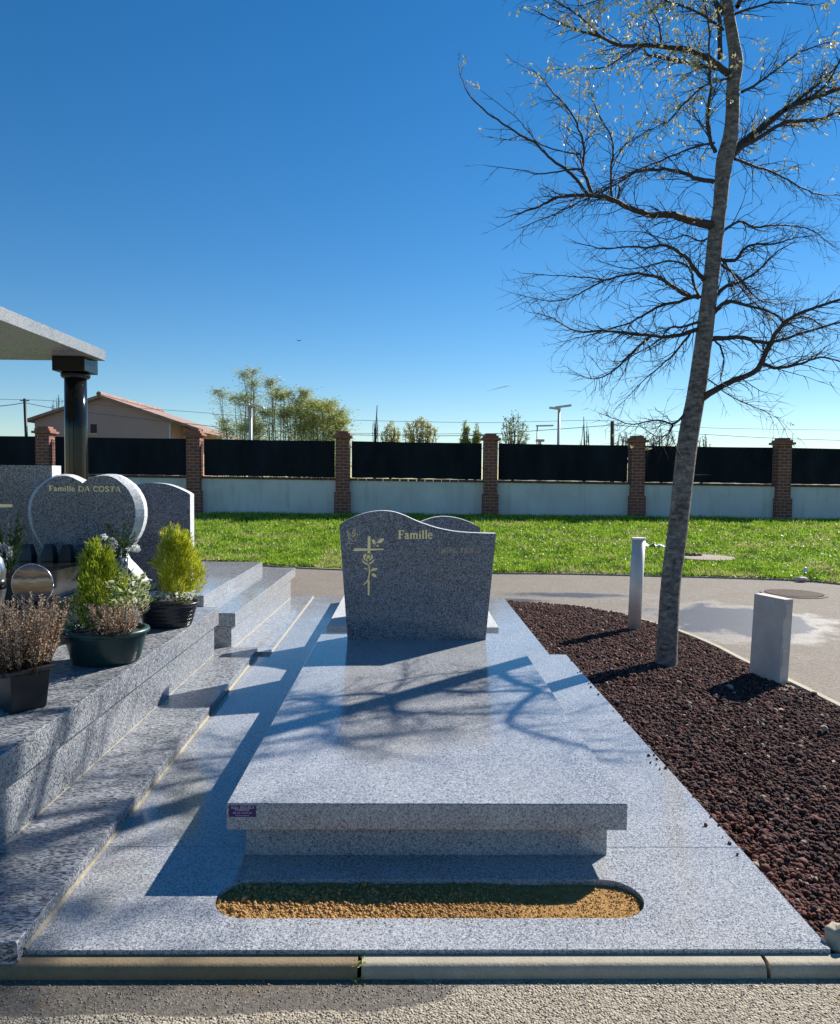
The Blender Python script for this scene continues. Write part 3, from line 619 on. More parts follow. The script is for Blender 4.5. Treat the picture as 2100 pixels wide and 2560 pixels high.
# ---------------- canopy tomb ----------------
tc=thing('tomb_canopy','flat granite canopy on black columns above the tombs at the left edge','canopy',(-4.,6.6,.2))
MB().box(-5.4,-3.05,5.6,7.9,-.13,.3).build('canopy_base',M['granstep'],tc)
xr=-3.075
gbox('canopy_roof',(-5.6,xr,5.15,7.63,2.505,2.61),M['granroof'],tc,.003)
for (x,y) in ((-3.315,7.48),(-3.315,5.6),(-5.2,7.48),(-5.2,5.6)):
    c=thing('column','','',(0,0,0)) if False else None
    fl=MB(); prof=[(.125,.30),(.125,.36),(.112,.38),(.109,1.2),(.107,1.8),(.104,2.30)]
    fl.lathe(prof,(x,y),36); col_=fl.build('column',M['black'],tc,smooth=True)
    MB().lathe([(.104,2.301),(.125,2.308),(.138,2.325),(.138,2.345),(.122,2.362)],(x,y),36).build('collar',M['black'],col_,smooth=True)
    MB().box(x-.158,x+.158,y-.158,y+.158,2.363,2.504).build('capital',M['black'],col_,bevel=.004)

# ---------------- objects on the tomb ----------------
def spikes(P,D,L,W): return leaves(P,D,L,W)
def conifer(parent,c,z0,h,rad,n,mats,name='conifer',lean=(0,0),probs=None,seed=0,L0=.03):
    g=np.random.default_rng(seed); t=g.random(n)**.8; env=np.sin(np.clip(t*.86+.12,0,1)*math.pi)**.5*(1-.18*t)
    a=g.uniform(0,2*math.pi,n); lobes=1+.28*np.sin(a*3+t*6+seed)+.16*np.sin(a*7-t*9)+.22*np.array([noise.noise(Vector((math.cos(q)*1.8,math.sin(q)*1.8,w_*4+seed))) for q,w_ in zip(a,t)])*1.5
    rr=rad*env*lobes*g.random(n)**.35
    top=.16*np.sin(a*3+seed)*np.sin(a*2+1)
    P=np.stack([c[0]+rr*np.cos(a)+lean[0]*t,c[1]+rr*np.sin(a)+lean[1]*t,z0+h*t*(1+top)],1)
    D=np.stack([np.cos(a)*.55,np.sin(a)*.55,np.full(n,1.)],1)+g.normal(size=(n,3))*.3
    V,Fq=leaves(P,D,g.uniform(.6,1.4,n)*L0,g.uniform(.0035,.007,n))
    pr=probs or [1/len(mats)]*len(mats); mi=g.choice(len(mats),n,p=pr)
    sun=((P-np.array([c[0],c[1],z0]))@np.array([.7,.7,.0]))>rad*.25
    return bigmesh(name,V,Fq,mats,mi,parent)
def heather(parent,c,z0,h,rad,ns,mats,seed=0,name='heather',ell=(1,1)):
    g=np.random.default_rng(seed); Ps=[];Ds=[]; mb=MB()
    for i in range(ns):
        a=g.uniform(0,6.283); r=rad*math.sqrt(g.random())*.6; hh=h*g.uniform(.55,1.05); b=Vector((c[0]+r*math.cos(a)*ell[0],c[1]+r*math.sin(a)*ell[1],z0))
        tip=b+Vector((math.cos(a)*r*.7*ell[0]+g.normal()*.012,math.sin(a)*r*.7*ell[1]+g.normal()*.012,hh))
        mid=(b+tip)/2+Vector((g.normal()*.006,g.normal()*.006,0)); mb.tube([b,mid,tip],[.0016,.0013,.0008],3,2)
        k=int(hh/.0042)
        for j in range(k):
            t=.22+.78*j/k; p=b.lerp(tip,t)+(mid-(b+tip)/2)*(1-abs(2*t-1)); an=g.uniform(0,6.283)
            Ps.append(p[:]); Ds.append((math.cos(an),math.sin(an),.5+g.normal()*.3))
    P=np.array(Ps);D=np.array(Ds); V,Fq=leaves(P,D,g.uniform(.007,.013,len(P)),g.uniform(.005,.008,len(P)))
    mi=g.choice(3,len(P),p=[.4,.42,.18]); zz=(P[:,2]-z0)/h
    o=bigmesh(name,V,Fq,mats,mi,parent); mb.build('stems',[M['br3']]*3,o); return o
# square pot with dried heather
p1=thing('potted_heather','black square plastic pot with dried brown heather at the left edge','potted plant',(-1.56,3.02,.39))
th=math.atan2(.083,.065); ux=Vector((math.cos(th),math.sin(th),0)); uy=Vector((-math.sin(th),math.cos(th),0)); pc=Vector((-1.575,3.03,0))
def sq(rings,mi=0):
    mb=MB(); vs=[]
    for hsz,z in rings:
        for sx,sy in ((-1,-1),(1,-1),(1,1),(-1,1)): vs.append(pc+ux*hsz*sx+uy*hsz*sy+Vector((0,0,z)))
    n=len(rings); fs=[(i*4+k,i*4+(k+1)%4,(i+1)*4+(k+1)%4,(i+1)*4+k) for i in range(n-1) for k in range(4)]+[(3,2,1,0)]+[tuple((n-1)*4+k for k in range(4))]
    return mb.add(vs,fs)
sq([(.066,.3905),(.068,.40),(.080,.548),(.075,.548),(.073,.53)]).build('pot',M['potblack'],p1,bevel=.004)
sq([(.080,.545),(.092,.550),(.092,.566),(.078,.570),(.076,.545)]).build('pot_rim',M['potblack'],p1,bevel=.002)
heather(p1,(pc.x,pc.y),.535,.30,.165,210,[M['br1'],M['pink'],M['br2']],1)
heather(p1,(pc.x-.03,pc.y-.02),.535,.12,.15,50,[M['br3'],M['dg'],M['br1']],2,'dry_foliage')
# green bowl
p2=thing('planted_bowl','round dark green bowl with lemon cypress, variegated shrub and brown heather','potted plant',(-1.54,3.80,.39))
c2=(-1.545,3.80)
MB().lathe([(.150,.3905),(.156,.40),(.163,.41),(.192,.53),(.195,.545),(.188,.545),(.18,.52)],c2,56,1.05,.85).build('bowl',M['potgreen'],p2,smooth=True)
MB().lathe([(.193,.540),(.214,.543),(.219,.552),(.215,.562),(.195,.566),(.186,.558),(.186,.53)],c2,56,1.0,.85).build('bowl_rim',M['potrimg'],p2,smooth=True)
MB().lathe([(.02,.52),(.187,.545)][::-1],c2,40,1,.85).build('soil',M['potsoil'],p2)
conifer(p2,(-1.60,3.87),.55,.40,.118,6500,[M['y2'],M['y1'],M['g2'],M['dg2']],'lemon_cypress',probs=[.35,.33,.2,.12],seed=3,L0=.034)
heather(p2,(-1.455,3.69),.55,.165,.135,120,[M['br2'],M['br1'],M['pink']],5)
# variegated shrub
g=np.random.default_rng(8); n=170; a=g.uniform(0,6.28,n); zz=g.random(n); rr=.10*np.sqrt(g.random(n)); P=np.stack([-1.445+rr*np.cos(a),3.86+rr*np.sin(a),.62+.24*zz*(1-.3*rr/.1)],1)
D=np.stack([np.cos(a)*.7,np.sin(a)*.7,g.uniform(.2,1,n)],1); rng=np.random.default_rng(8); V,Fq=leaves(P,D,.046,.03); vo=bigmesh('variegated_shrub',V,Fq,[M['cream'],M['sage']],g.choice(2,n,p=[.75,.25]),p2)
rng=np.random.default_rng(8); V2,F2=leaves(P+D/np.linalg.norm(D,axis=1,keepdims=True)*.006+np.array([0,-.0012,.0006]),D,.034,.019); bigmesh('leaf_centres',V2,F2,[M['g2']],None,vo)
rng=np.random.default_rng(99)
n=260; a=rng.uniform(0,6.28,n); rr=.09*np.sqrt(rng.random(n)); P=np.stack([-1.665+rr*np.cos(a)*.9,3.72+rr*np.sin(a)*.8,.56+.13*rng.random(n)],1); D=np.stack([np.cos(a),np.sin(a),rng.uniform(.3,1.2,n)],1)
V,Fq=leaves(P,D,rng.uniform(.02,.04,n),.008); bigmesh('leafy_herb',V,Fq,[M['dg2'],M['g2'],M['sage']],rng.choice(3,n,p=[.4,.35,.25]),p2)
# anthracite bowl
p3=thing('planted_bowl','ribbed anthracite bowl with bright yellow cypress and small white flowers','potted plant',(-1.53,4.72,.39))
c3=(-1.525,4.72); pr=[(.14,.3905),(.148,.40)]
for i in range(9): z=.41+i*.0125; pr+=[(.150+.034*(z-.40)/.12+.0022*(i%2),z),(.151+.034*(z-.40)/.12+.0022*(i%2),z+.008)]
pr+=[(.188,.527),(.196,.532),(.197,.545),(.188,.549),(.182,.54),(.178,.52)]
MB().lathe(pr,c3,56,1,.8).build('bowl',M['potanth'],p3,smooth=True)
MB().lathe([(.18,.535),(.02,.52)],c3,40,1,.8).build('soil',M['potsoil'],p3)
conifer(p3,(-1.462,4.76),.55,.41,.135,7500,[M['y3'],M['y1'],M['y2'],M['g2']],'lemon_cypress',probs=[.30,.38,.22,.10],seed=11,L0=.04)
n=420; a=rng.uniform(0,6.28,n); rr=.18*np.sqrt(rng.random(n)); P=np.stack([c3[0]+rr*np.cos(a),c3[1]-.03+rr*np.sin(a)*.75,.545+.05*rng.random(n)],1); D=np.stack([np.cos(a),np.sin(a),rng.uniform(.3,1.2,n)],1)
V,Fq=leaves(P,D,rng.uniform(.015,.03,n),.009); bigmesh('foliage',V,Fq,[M['g2'],M['dg2']],rng.integers(0,2,n),p3)
n=240; a=rng.uniform(0,6.28,n); rr=.175*np.sqrt(rng.random(n)); cc=np.stack([c3[0]+.03+rr*np.cos(a),c3[1]-.05+rr*np.sin(a)*.7,.575+.045*rng.random(n)],1)
P=np.repeat(cc,5,0); D=rng.normal(size=P.shape)*[1,1,.5]+[0,-.3,.5]; V,Fq=leaves(P,D,.011,.008); bigmesh('white_flowers',V,Fq,[M['white']],None,p3)
# vase with white flowers at the foot of the heart
def vase(cx_,cy_,z0,z1,r,mat,label,nf,flo,fol,zf,seed,name='flower_vase',spread=.09,talls=0):
    t=thing(name,label,'flower vase',(cx_,cy_,z0)); g=np.random.default_rng(seed)
    MB().lathe([(r*.75,z0+.0005),(r*.8,z0+.01),(r*.95,z0+(z1-z0)*.6),(r,z1),(r*.85,z1),(r*.8,z1-.02)],(cx_,cy_),24).build('vase',mat,t,smooth=True)
    n=fol; a=g.uniform(0,6.28,n); tt=g.random(n); rr=spread*(.25+.9*tt)*np.sqrt(g.random(n)); P=np.stack([cx_+rr*np.cos(a),cy_+rr*np.sin(a),z1-.01+zf*tt],1); D=np.stack([np.cos(a)*.6,np.sin(a)*.6,g.uniform(.4,1.2,n)],1)
    V,Fq=leaves(P,D,g.uniform(.02,.045,n),.006); 
    for k in range(talls):
        aa=g.uniform(0,6.28); tip=np.array([cx_+.07*math.cos(aa)*1.2,cy_+.03*math.sin(aa),z1+zf*g.uniform(1.2,1.9)]); b=np.array([cx_,cy_,z1]); m_=70; q=g.random(m_)[:,None]*.7+.3; PP=b+(tip-b)*q; DD=(tip-b)/np.linalg.norm(tip-b)+g.normal(size=(m_,3))*.45; v2,f2=leaves(PP,DD,.03,.004); Fq=np.vstack([Fq,f2+len(V)]); V=np.vstack([V,v2])
    bigmesh('foliage',V,Fq,[M['dg2'],M['dg']],g.integers(0,2,len(Fq)),t)
    if flo:
        C_=np.array([[at(u,v,cy_-.03).x,cy_-.03+g.normal()*.015,at(u,v,cy_-.03).z] for u,v,_ in flo]); pet=60
        P=np.repeat(C_,pet,0); rad=np.repeat([q[2] for q in flo],pet)*1.0; D=g.normal(size=P.shape); D/=np.linalg.norm(D,axis=1,keepdims=True); P=P+D*rad[:,None]*.5*[1,1,.8]
        V,Fq=leaves(P,D+g.normal(size=P.shape)*.8,rad*.75,rad*.55); mi_=g.choice(2,len(P),p=[.88,.12])
        for q in range(len(flo)): bigmesh('white_flower',V[q*pet*4:(q+1)*pet*4],Fq[:pet],[M['white'],M['cream']],mi_[q*pet:(q+1)*pet],t)
    return t
vx=at(302,1420,4.62)
vase(vx.x,4.62,.6405,.835,.045,M['grans'],'granite vase of white flowers and fir sprigs at the foot of the heart',6,[(264,1342,.022),(280,1370,.03),(276,1352,.022),(343,1371,.026),(334,1372,.022),(240,1374,.022),(226,1369,.016),(318,1373,.016),(248,1365,.015),(285,1360,.02)],420,.12,21,talls=7)
vx2=at(22,1430,4.35)
vase(vx2.x,4.35,.6405,.80,.05,M['black'],'dark vase with tall fir sprigs and white flowers at left edge',5,[(10,1365,.026),(22,1372,.024),(5,1380,.022),(26,1385,.018)],500,.16,31,talls=16,spread=.08)
# four black vases in front of the heart
for i,u in enumerate((71,124,168,211)):
    c=at(u,1403,4.72); hw=15*4.72/F
    t=thing('memorial_vase',['leftmost small black stone vase beneath the heart','second small black stone vase from left beneath the heart','third small black stone vase from left beneath the heart','rightmost small black stone vase, beside the white flowers'][i],'vase',(c.x,4.72,.8005),'black vases in a row below the heart')
    MB().add([(c.x+sx*w_,4.72+sy*w_,z) for w_,z in ((hw,.8005),(hw*1.02,.83),(hw*.62,.905),(hw*.5,.905),(hw*.45,.88)) for sx,sy in ((-1,-1),(1,-1),(1,1),(-1,1))],[(i_*4+k,i_*4+(k+1)%4,(i_+1)*4+(k+1)%4,(i_+1)*4+k) for i_ in range(4) for k in range(4)]+[(3,2,1,0),(16,17,18,19)]).build('body',M['potanth'],t,bevel=.002)
    MB().add([(c.x-.012,4.72-hw*.70,.897),(c.x+.012,4.72-hw*.70,.897),(c.x,4.72-hw*.80,.878)],[(0,2,1)]).build('notch',M['dark_joint'],t)
# round photo plaque
pq=at(82,1461,4.0); rp=.108
tq=thing('photo_plaque','round glass memorial plaque printed with an orange sunset','plaque',(pq.x,4.0,.6405))
def sunset():
    n=NB('sunset_print'); sp=n.n('SeparateXYZ',{0:n.pos}); z=n.n('MapRange',{0:sp.outputs[2],1:pq.z-rp,2:pq.z+rp,3:0.,4:1.}).outputs[0]
    v=n.map((1.,1.,3.)); f=n.math('ADD',z,n.math('MULTIPLY',n.math('SUBTRACT',n.noise(14,4,.6,v),.5),.35))
    n.set('Base Color',n.ramp(f,[(.15,(.10,.07,.07)),(.32,(.22,.15,.13)),(.36,(.45,.22,.09)),(.5,(.6,.35,.16)),(.6,(.85,.62,.40)),(.7,(.22,.12,.08)),(.8,(.6,.36,.2)),(.95,(.12,.12,.16))])); n.set('Roughness',.4); n.set('Specular IOR Level',.3); return n.m
sides=48
MB().prism_y([(pq.x+rp*math.cos(2*math.pi*k/sides),pq.z+rp*math.sin(2*math.pi*k/sides)) for k in range(sides)],3.99,4.003).build('printed_disc',sunset(),tq)
mb=MB(); mb.tube([(pq.x+(rp+.002)*math.cos(2*math.pi*k/sides),3.995,pq.z+(rp+.002)*math.sin(2*math.pi*k/sides)) for k in range(sides+1)],.0042,6).build('rim',M['silver'],tq,smooth=True)
MB().box(pq.x-.05,pq.x+.05,3.97,4.03,.6405,pq.z-rp+.02).build('foot',M['black'],tq,bevel=.002)
# silver lantern cut by the frame
lx=at(-14,1450,3.75)
tl=thing('grave_lantern','silver and black grave lantern cut by the left frame edge','lantern',(lx.x,3.75,.6405))
MB().lathe([(.05,.6405),(.058,.66),(.040,.70),(.052,.76),(.050,.83),(.054,.86),(.040,.92),(.012,.95)],(lx.x,3.75),32).build('lantern_body',M['silver'],tl,smooth=True)
MB().lathe([(.053,.77),(.0535,.82)],(lx.x,3.75),32).build('lantern_glass',M['glassdark'],tl,smooth=True)

# ---------------- steel bollard and stone post ----------------
bz=float(bedz(2.15))
bb=atz(1584.7,1572,bz)
tbo=thing('steel_bollard','round galvanised steel bollard standing in the gravel left of the tree','bollard',(bb.x,bb.y,bz))
rb=.0605*bb.y/6.856*1.0; bt=at(1597,1343,bb.y)
mb=MB(); mb.tube([(bb.x,bb.y,bz-.05),(bt.x,bb.y,bt.z-.02)],rb,32).build('post',M['galv'],tbo,smooth=False)
for pl in tbo.children[0].data.polygons: pl.use_smooth=len(pl.vertices)==4
mb=MB(); mb.tube([(bt.x,bb.y,bt.z-.022),(bt.x,bb.y,bt.z-.004)],rb*1.07,32); mb.build('rim',M['galv'],tbo)
z7=lambda x,y:(1200+x/1.9289,1250+y/1.9289)
pz=float(bedz(2.6)); A=atz(*z7(1297,835),pz); B=atz(*z7(1443,884),pz)
tp=thing('stone_post','square pale stone service post at the gravel edge, right of the tree','post',(A.x,A.y,pz))
TA=at(*z7(1322,450),A.y); TB=at(*z7(1467,482),B.y); zt=(TA.z+TB.z)/2
sh=Vector((TA.x-A.x,0,0)); dAB=(B-A); dAB.z=0; W_=dAB.length; e1=dAB.normalized(); e2=Vector((-e1.y,e1.x,0))
if e2.y<0: e2=-e2
dep=.17
def pq4(z,k,ins=0): 
    t=(z-pz)/(zt-pz); o=A+sh*t; return [Vector((o.x,o.y,z)),Vector((o.x,o.y,z))+e1*W_,Vector((o.x,o.y,z))+e1*W_+e2*dep,Vector((o.x,o.y,z))+e2*dep]
e2=Vector((.93,.36,0)).normalized(); 
vs=pq4(pz-.05,0)+pq4(zt-.02,0)+pq4(zt,0); fs=[(i*4+k,i*4+(k+1)%4,(i+1)*4+(k+1)%4,(i+1)*4+k) for i in range(2) for k in range(4)]+[(3,2,1,0),(8,9,10,11)]
dep=.085
vs=pq4(pz-.05,0)+pq4(zt-.02,0)+pq4(zt,0)
MB().add(vs,fs).build('stone_body',M['post'],tp,bevel=.003)
q=pq4(zt-.16,0); o_=q[1]+e2*.02
MB().add([o_+Vector((e1.x*.0,e1.y*0,0))+a_*.0 for a_ in (e1,)]+[q[1]+e1*.012+e2*.015,q[2]+e1*.012-e2*.01]+[q[1]+e1*.012+e2*.015-Vector((0,0,.14)),q[2]+e1*.012-e2*.01-Vector((0,0,.14))],[(1,2,4,3)])
def slabq(p0,p1,out,h,th):
    a=p0;b=p1; up=Vector((0,0,h)); ov=out*th
    return [a,b,b+ov,a+ov,a+up,b+up,b+up+ov,a+up+ov],[(0,3,2,1),(4,5,6,7),(0,1,5,4),(1,2,6,5),(2,3,7,6),(3,0,4,7)]
vs,fs=slabq(pq4(pz+.12,0)[1]+e2*.012,pq4(pz+.12,0)[2]-e2*.008,e1,.13,.006); MB().add(vs,fs).build('hatch',M['post'],tp,bevel=.002)
vs,fs=slabq(pq4(zt-.14,0)[1]+e2*.012,pq4(zt-.14,0)[2]-e2*.008,e1,.11,.006); MB().add(vs,fs).build('hatch',M['post'],tp,bevel=.002)

# ---------------- boundary wall ----------------
WX,WD,WY=-9.9858,4.0937,20.631
def zb(x): return .306-.0201*(x-WX)/WD
def ztp(x): return 2.7073-.0201*(x-WX)/WD
bw=thing('boundary_wall','long pale rendered wall with brick coping behind the lawn','wall',(0,WY,0))
for k in range(-1,6):
    xa=WX+WD*k+.18; xb=xa+WD-.36; za,zb_=zb(xa),zb(xb)
    def pr_(z0,z1,y0,y1): return [(xa,y0,za+z0),(xb,y0,zb_+z0),(xb,y1,zb_+z0),(xa,y1,za+z0),(xa,y0,za+z1),(xb,y0,zb_+z1),(xb,y1,zb_+z1),(xa,y1,za+z1)]
    FB=[(0,3,2,1),(4,5,6,7),(0,1,5,4),(1,2,6,5),(2,3,7,6),(3,0,4,7)]
    MB().add(pr_(-.5,1.0,WY-.02,WY+.16),FB).build('rendered_panel',M['stucco'],bw)
    mb=MB(); nb=16
    for i in range(nb):
        t0,t1=i/nb+.003,(i+1)/nb-.003; a0=xa+(xb-xa)*t0; a1=xa+(xb-xa)*t1; zz0=za+(zb_-za)*t0; mb.box(a0,a1,WY-.055,WY+.19,zz0+1.0,zz0+1.065+.004*math.sin(i*2.3+k))
    mb.build('coping',M['coping'],bw)
    words=['far left, cut by the frame','behind the black column','between the second and third brick pillars','between the third and fourth brick pillars','between the fourth and fifth brick pillars','behind the tree trunk','at the far right edge']
    if k<6:
        ps=thing('privacy_screen','black mesh privacy screen on the wall, '+words[k+1],'screen',((xa+xb)/2,WY,1.5),'black privacy screens between the pillars')
        mb=MB(); vs=[];nn=24
        for i in range(nn+1):
            t=i/nn; x=xa+.055+(xb-xa-.11)*t; zz=za+(zb_-za)*t
            sag=.012*math.sin(i*1.7+k)+.02*math.sin(t*math.pi)
            vs+=[(x,WY+.05+.012*math.sin(i*.9+k),zz+1.075+sag*.45),(x,WY+.05,zz+2.095-.008*math.sin(t*math.pi))]
        fs=[(2*i,2*i+2,2*i+3,2*i+1) for i in range(nn)]; vs2=[(x,y+.012,z) for x,y,z in vs]; m_=len(vs)
        fs+= [tuple(q+m_ for q in f)[::-1] for f in fs]; mb.add(vs+vs2,fs).build('mesh_sheet',M['screen'],ps)
        for xx in (xa+.01,xb-.01):
            mb=MB()
            mb.tube([(xx,WY+.08,1.3),(xx,WY+.08,2.3+.0)],.012,6)
            for zz in (1.25,1.65,2.2): mb.tube([(xx,WY+.07,zz),(xx+(.06 if xx<(xa+xb)/2 else -.06),WY+.06,zz)],.008,5)
            mb.build('frame_post',M['dkmetal'],ps)
plab=['leftmost brick pillar, beside the black column','brick pillar above the round shouldered headstone','brick pillar left of the wavy headstone','brick pillar right of the wavy headstone','brick pillar left of the tree trunk','brick pillar at the far right']
for k in range(6):
    x=WX+WD*k; z0=zb(x); t=thing('brick_pillar',plab[k],'pillar',(x,WY,z0),'brick pillars along the boundary wall'); hw=.187
    MB().box(x-hw,x+hw,WY-hw,WY+hw,z0+.3,z0+2.17).build('shaft',M['brick'],t)
    MB().box(x-.222,x+.222,WY-.222,WY+.222,z0-.5,z0+.68).build('base',M['brick'],t)
    mb=MB()
    for hh,a0,a1 in ((.26,2.171,2.235),(.205,2.236,2.30),(.15,2.301,2.36)): mb.box(x-hh,x+hh,WY-hh,WY+hh,z0+a0,z0+a1)
    mb.build('cap',M['brickcap'],t,bevel=.006)

# ---------------- things on the lawn and path ----------------
c=onlawn(1500+755/2.893,1000+1155/2.893)
tm=thing('manhole_cover','round worn concrete manhole cover sunk in the lawn beside the tree','manhole cover',(c.x,c.y,c.z))
rx_=.50
MB().lathe([(rx_,c.z-.1),(rx_,c.z+.045),(rx_*.97,c.z+.05),(.01,c.z+.052)],(c.x,c.y),40).build('cover',concrete('manhole_concrete',(.30,.24,.19)),tm)
n=40; aa=rng.uniform(0,6.28,n); rr=rx_*np.sqrt(rng.random(n)); V,Fq,nf=rocks(np.stack([c.x-.12+rr*np.cos(aa)*.35,c.y+.22+rr*np.sin(aa)*.25,np.full(n,c.z+.06)],1),rng.uniform(.01,.035,n),2); bigmesh('dirt_clumps',V,Fq,[M['potsoil']],None,tm,k=3)
c=onlawn(1500+385/2.893,1000+1068/2.893)
mb=MB(); nx,ny=30,18; vs=[(c.x-.22+.44*i/nx,c.y-.12+.3*j/ny,c.z+.05+.06*noise.noise(Vector((i*.13,j*.17,4)))+.02*noise.noise(Vector((i*.5,j*.5,4)))) for j in range(ny+1) for i in range(nx+1)]; fs=[(j*(nx+1)+i,j*(nx+1)+i+1,(j+1)*(nx+1)+i+1,(j+1)*(nx+1)+i) for j in range(ny) for i in range(nx)]
vs+=[(x,y,z-.015) for x,y,z in vs]; m_=(nx+1)*(ny+1); fs+=[tuple(q+m_ for q in f)[::-1] for f in fs]
tag(mb.add(vs,fs).build('plastic_sheet',M['plasticw'],smooth=True),'crumpled white plastic sheet on the lawn behind the bollard','litter')
for (u,v,r_,lb) in ((2013,1437,.055,'white plastic bottle lying at the lawn edge'),(1904,1304,.05,'small white scrap near the far right pillar'),(1969,1424,.03,'tiny white scrap on the grass left of the bottle')):
    c=onlawn(u,v); V,Fq,nf=rocks(np.array([[c.x,c.y,c.z+r_*.9]]),np.array([r_]),3); V=(V-V.mean(0))*[.85,.85,1.5]+V.mean(0); tag(bigmesh('litter',V,Fq,[M['plasticw']],k=3,smooth=True),lb,'litter')
c=atz(1500+1400/2.893,1000+1402/2.893,-.1)
td=thing('drain_cover','round cast iron drain cover set in the path behind the stone post','drain cover',(c.x,c.y,-.1))
mb=MB(); mb.lathe([(.40,-.11),(.40,-.092),(.37,-.091),(.36,-.094),(.02,-.094)],(c.x,c.y),40); mb.build('frame',M['rust'],td)
mb=MB()
for i in range(-6,7): 
    hwd=math.sqrt(max(0,.34**2-(i*.05)**2)); mb.box(c.x-hwd,c.x+hwd,c.y+i*.05-.014,c.y+i*.05+.014,-.0935,-.086)
mb.build('grate',M['rust'],td)
for (u,v) in ((2003,1452),): 
    c=onlawn(u,v); V,Fq,nf=rocks(np.array([[c.x,c.y,c.z+.03]]),np.array([.09]),2); V=(V-V.mean(0))*[1,1,.4]+V.mean(0); tag(bigmesh('stone',V,Fq,[M['post']],k=3),'flat grey stone at the path edge below the white bottle','stone')

# ---------------- the tree ----------------
tree=thing('young_tree','tall young leafless tree with grey mottled trunk and pale catkins, in the gravel bed','tree',(2.0,5.63,bz))
T4=lambda x,y:(1100+x*.576,y*.576); T5=lambda x,y:(1200+x*.5184,500+y*.5184); DD=lambda x,y:(x*1.2097,y*1.2097)
tr=[(1376,1396,5.60,.104),(1376,1376,5.62,.088),(1378,1350,5.64,.080),(1381,1290,5.68,.077),(1387,1200,5.76,.076),(1400,1100,5.86,.077),(1411,1000,5.95,.078),(1423,900,6.03,.080),(1438,820,6.09,.073),(1450,735,6.14,.071),(1461,650,6.19,.066),(1471,565,6.25,.063),(1480,480,6.30,.063),(1488,425,6.33,.056),(1492,380,6.36,.060),(1498,330,6.40,.071),(1510,280,6.43,.062),(1514,230,6.46,.056),(1515,180,6.49,.055),(1521,130,6.53,.060),(1516,90,6.55,.050),(1502,0,6.6,.045),(1498,-90,6.64,.045),(1503,-200,6.70,.036),(1500,-330,6.76,.024),(1498,-460,6.8,.010)]
tp3=[at(*DD(x,y),Y) for x,y,Y,r_ in tr]; trr=[q[3]*q[2]/6.2 if False else q[3] for q in tr]
sp=smoothpts(tp3,4); srr=[]
for i in range(len(trr)-1):
    for k in range(4): srr.append(trr[i]+(trr[i+1]-trr[i])*k/4)
srr.append(trr[-1]); srr[0]*=1.15
srr=[r_*(1+.03*noise.noise(Vector((0,0,p.z*6)))) for r_,p in zip(srr,sp)]
MB().tube(sp,srr,20).build('trunk',M['bark'],tree,smooth=True)
def trunkY(v):
    vs_=[q[1]*1.2097 for q in tr][::-1]; ys=[q[2] for q in tr][::-1]; return float(np.interp(v,vs_,ys))
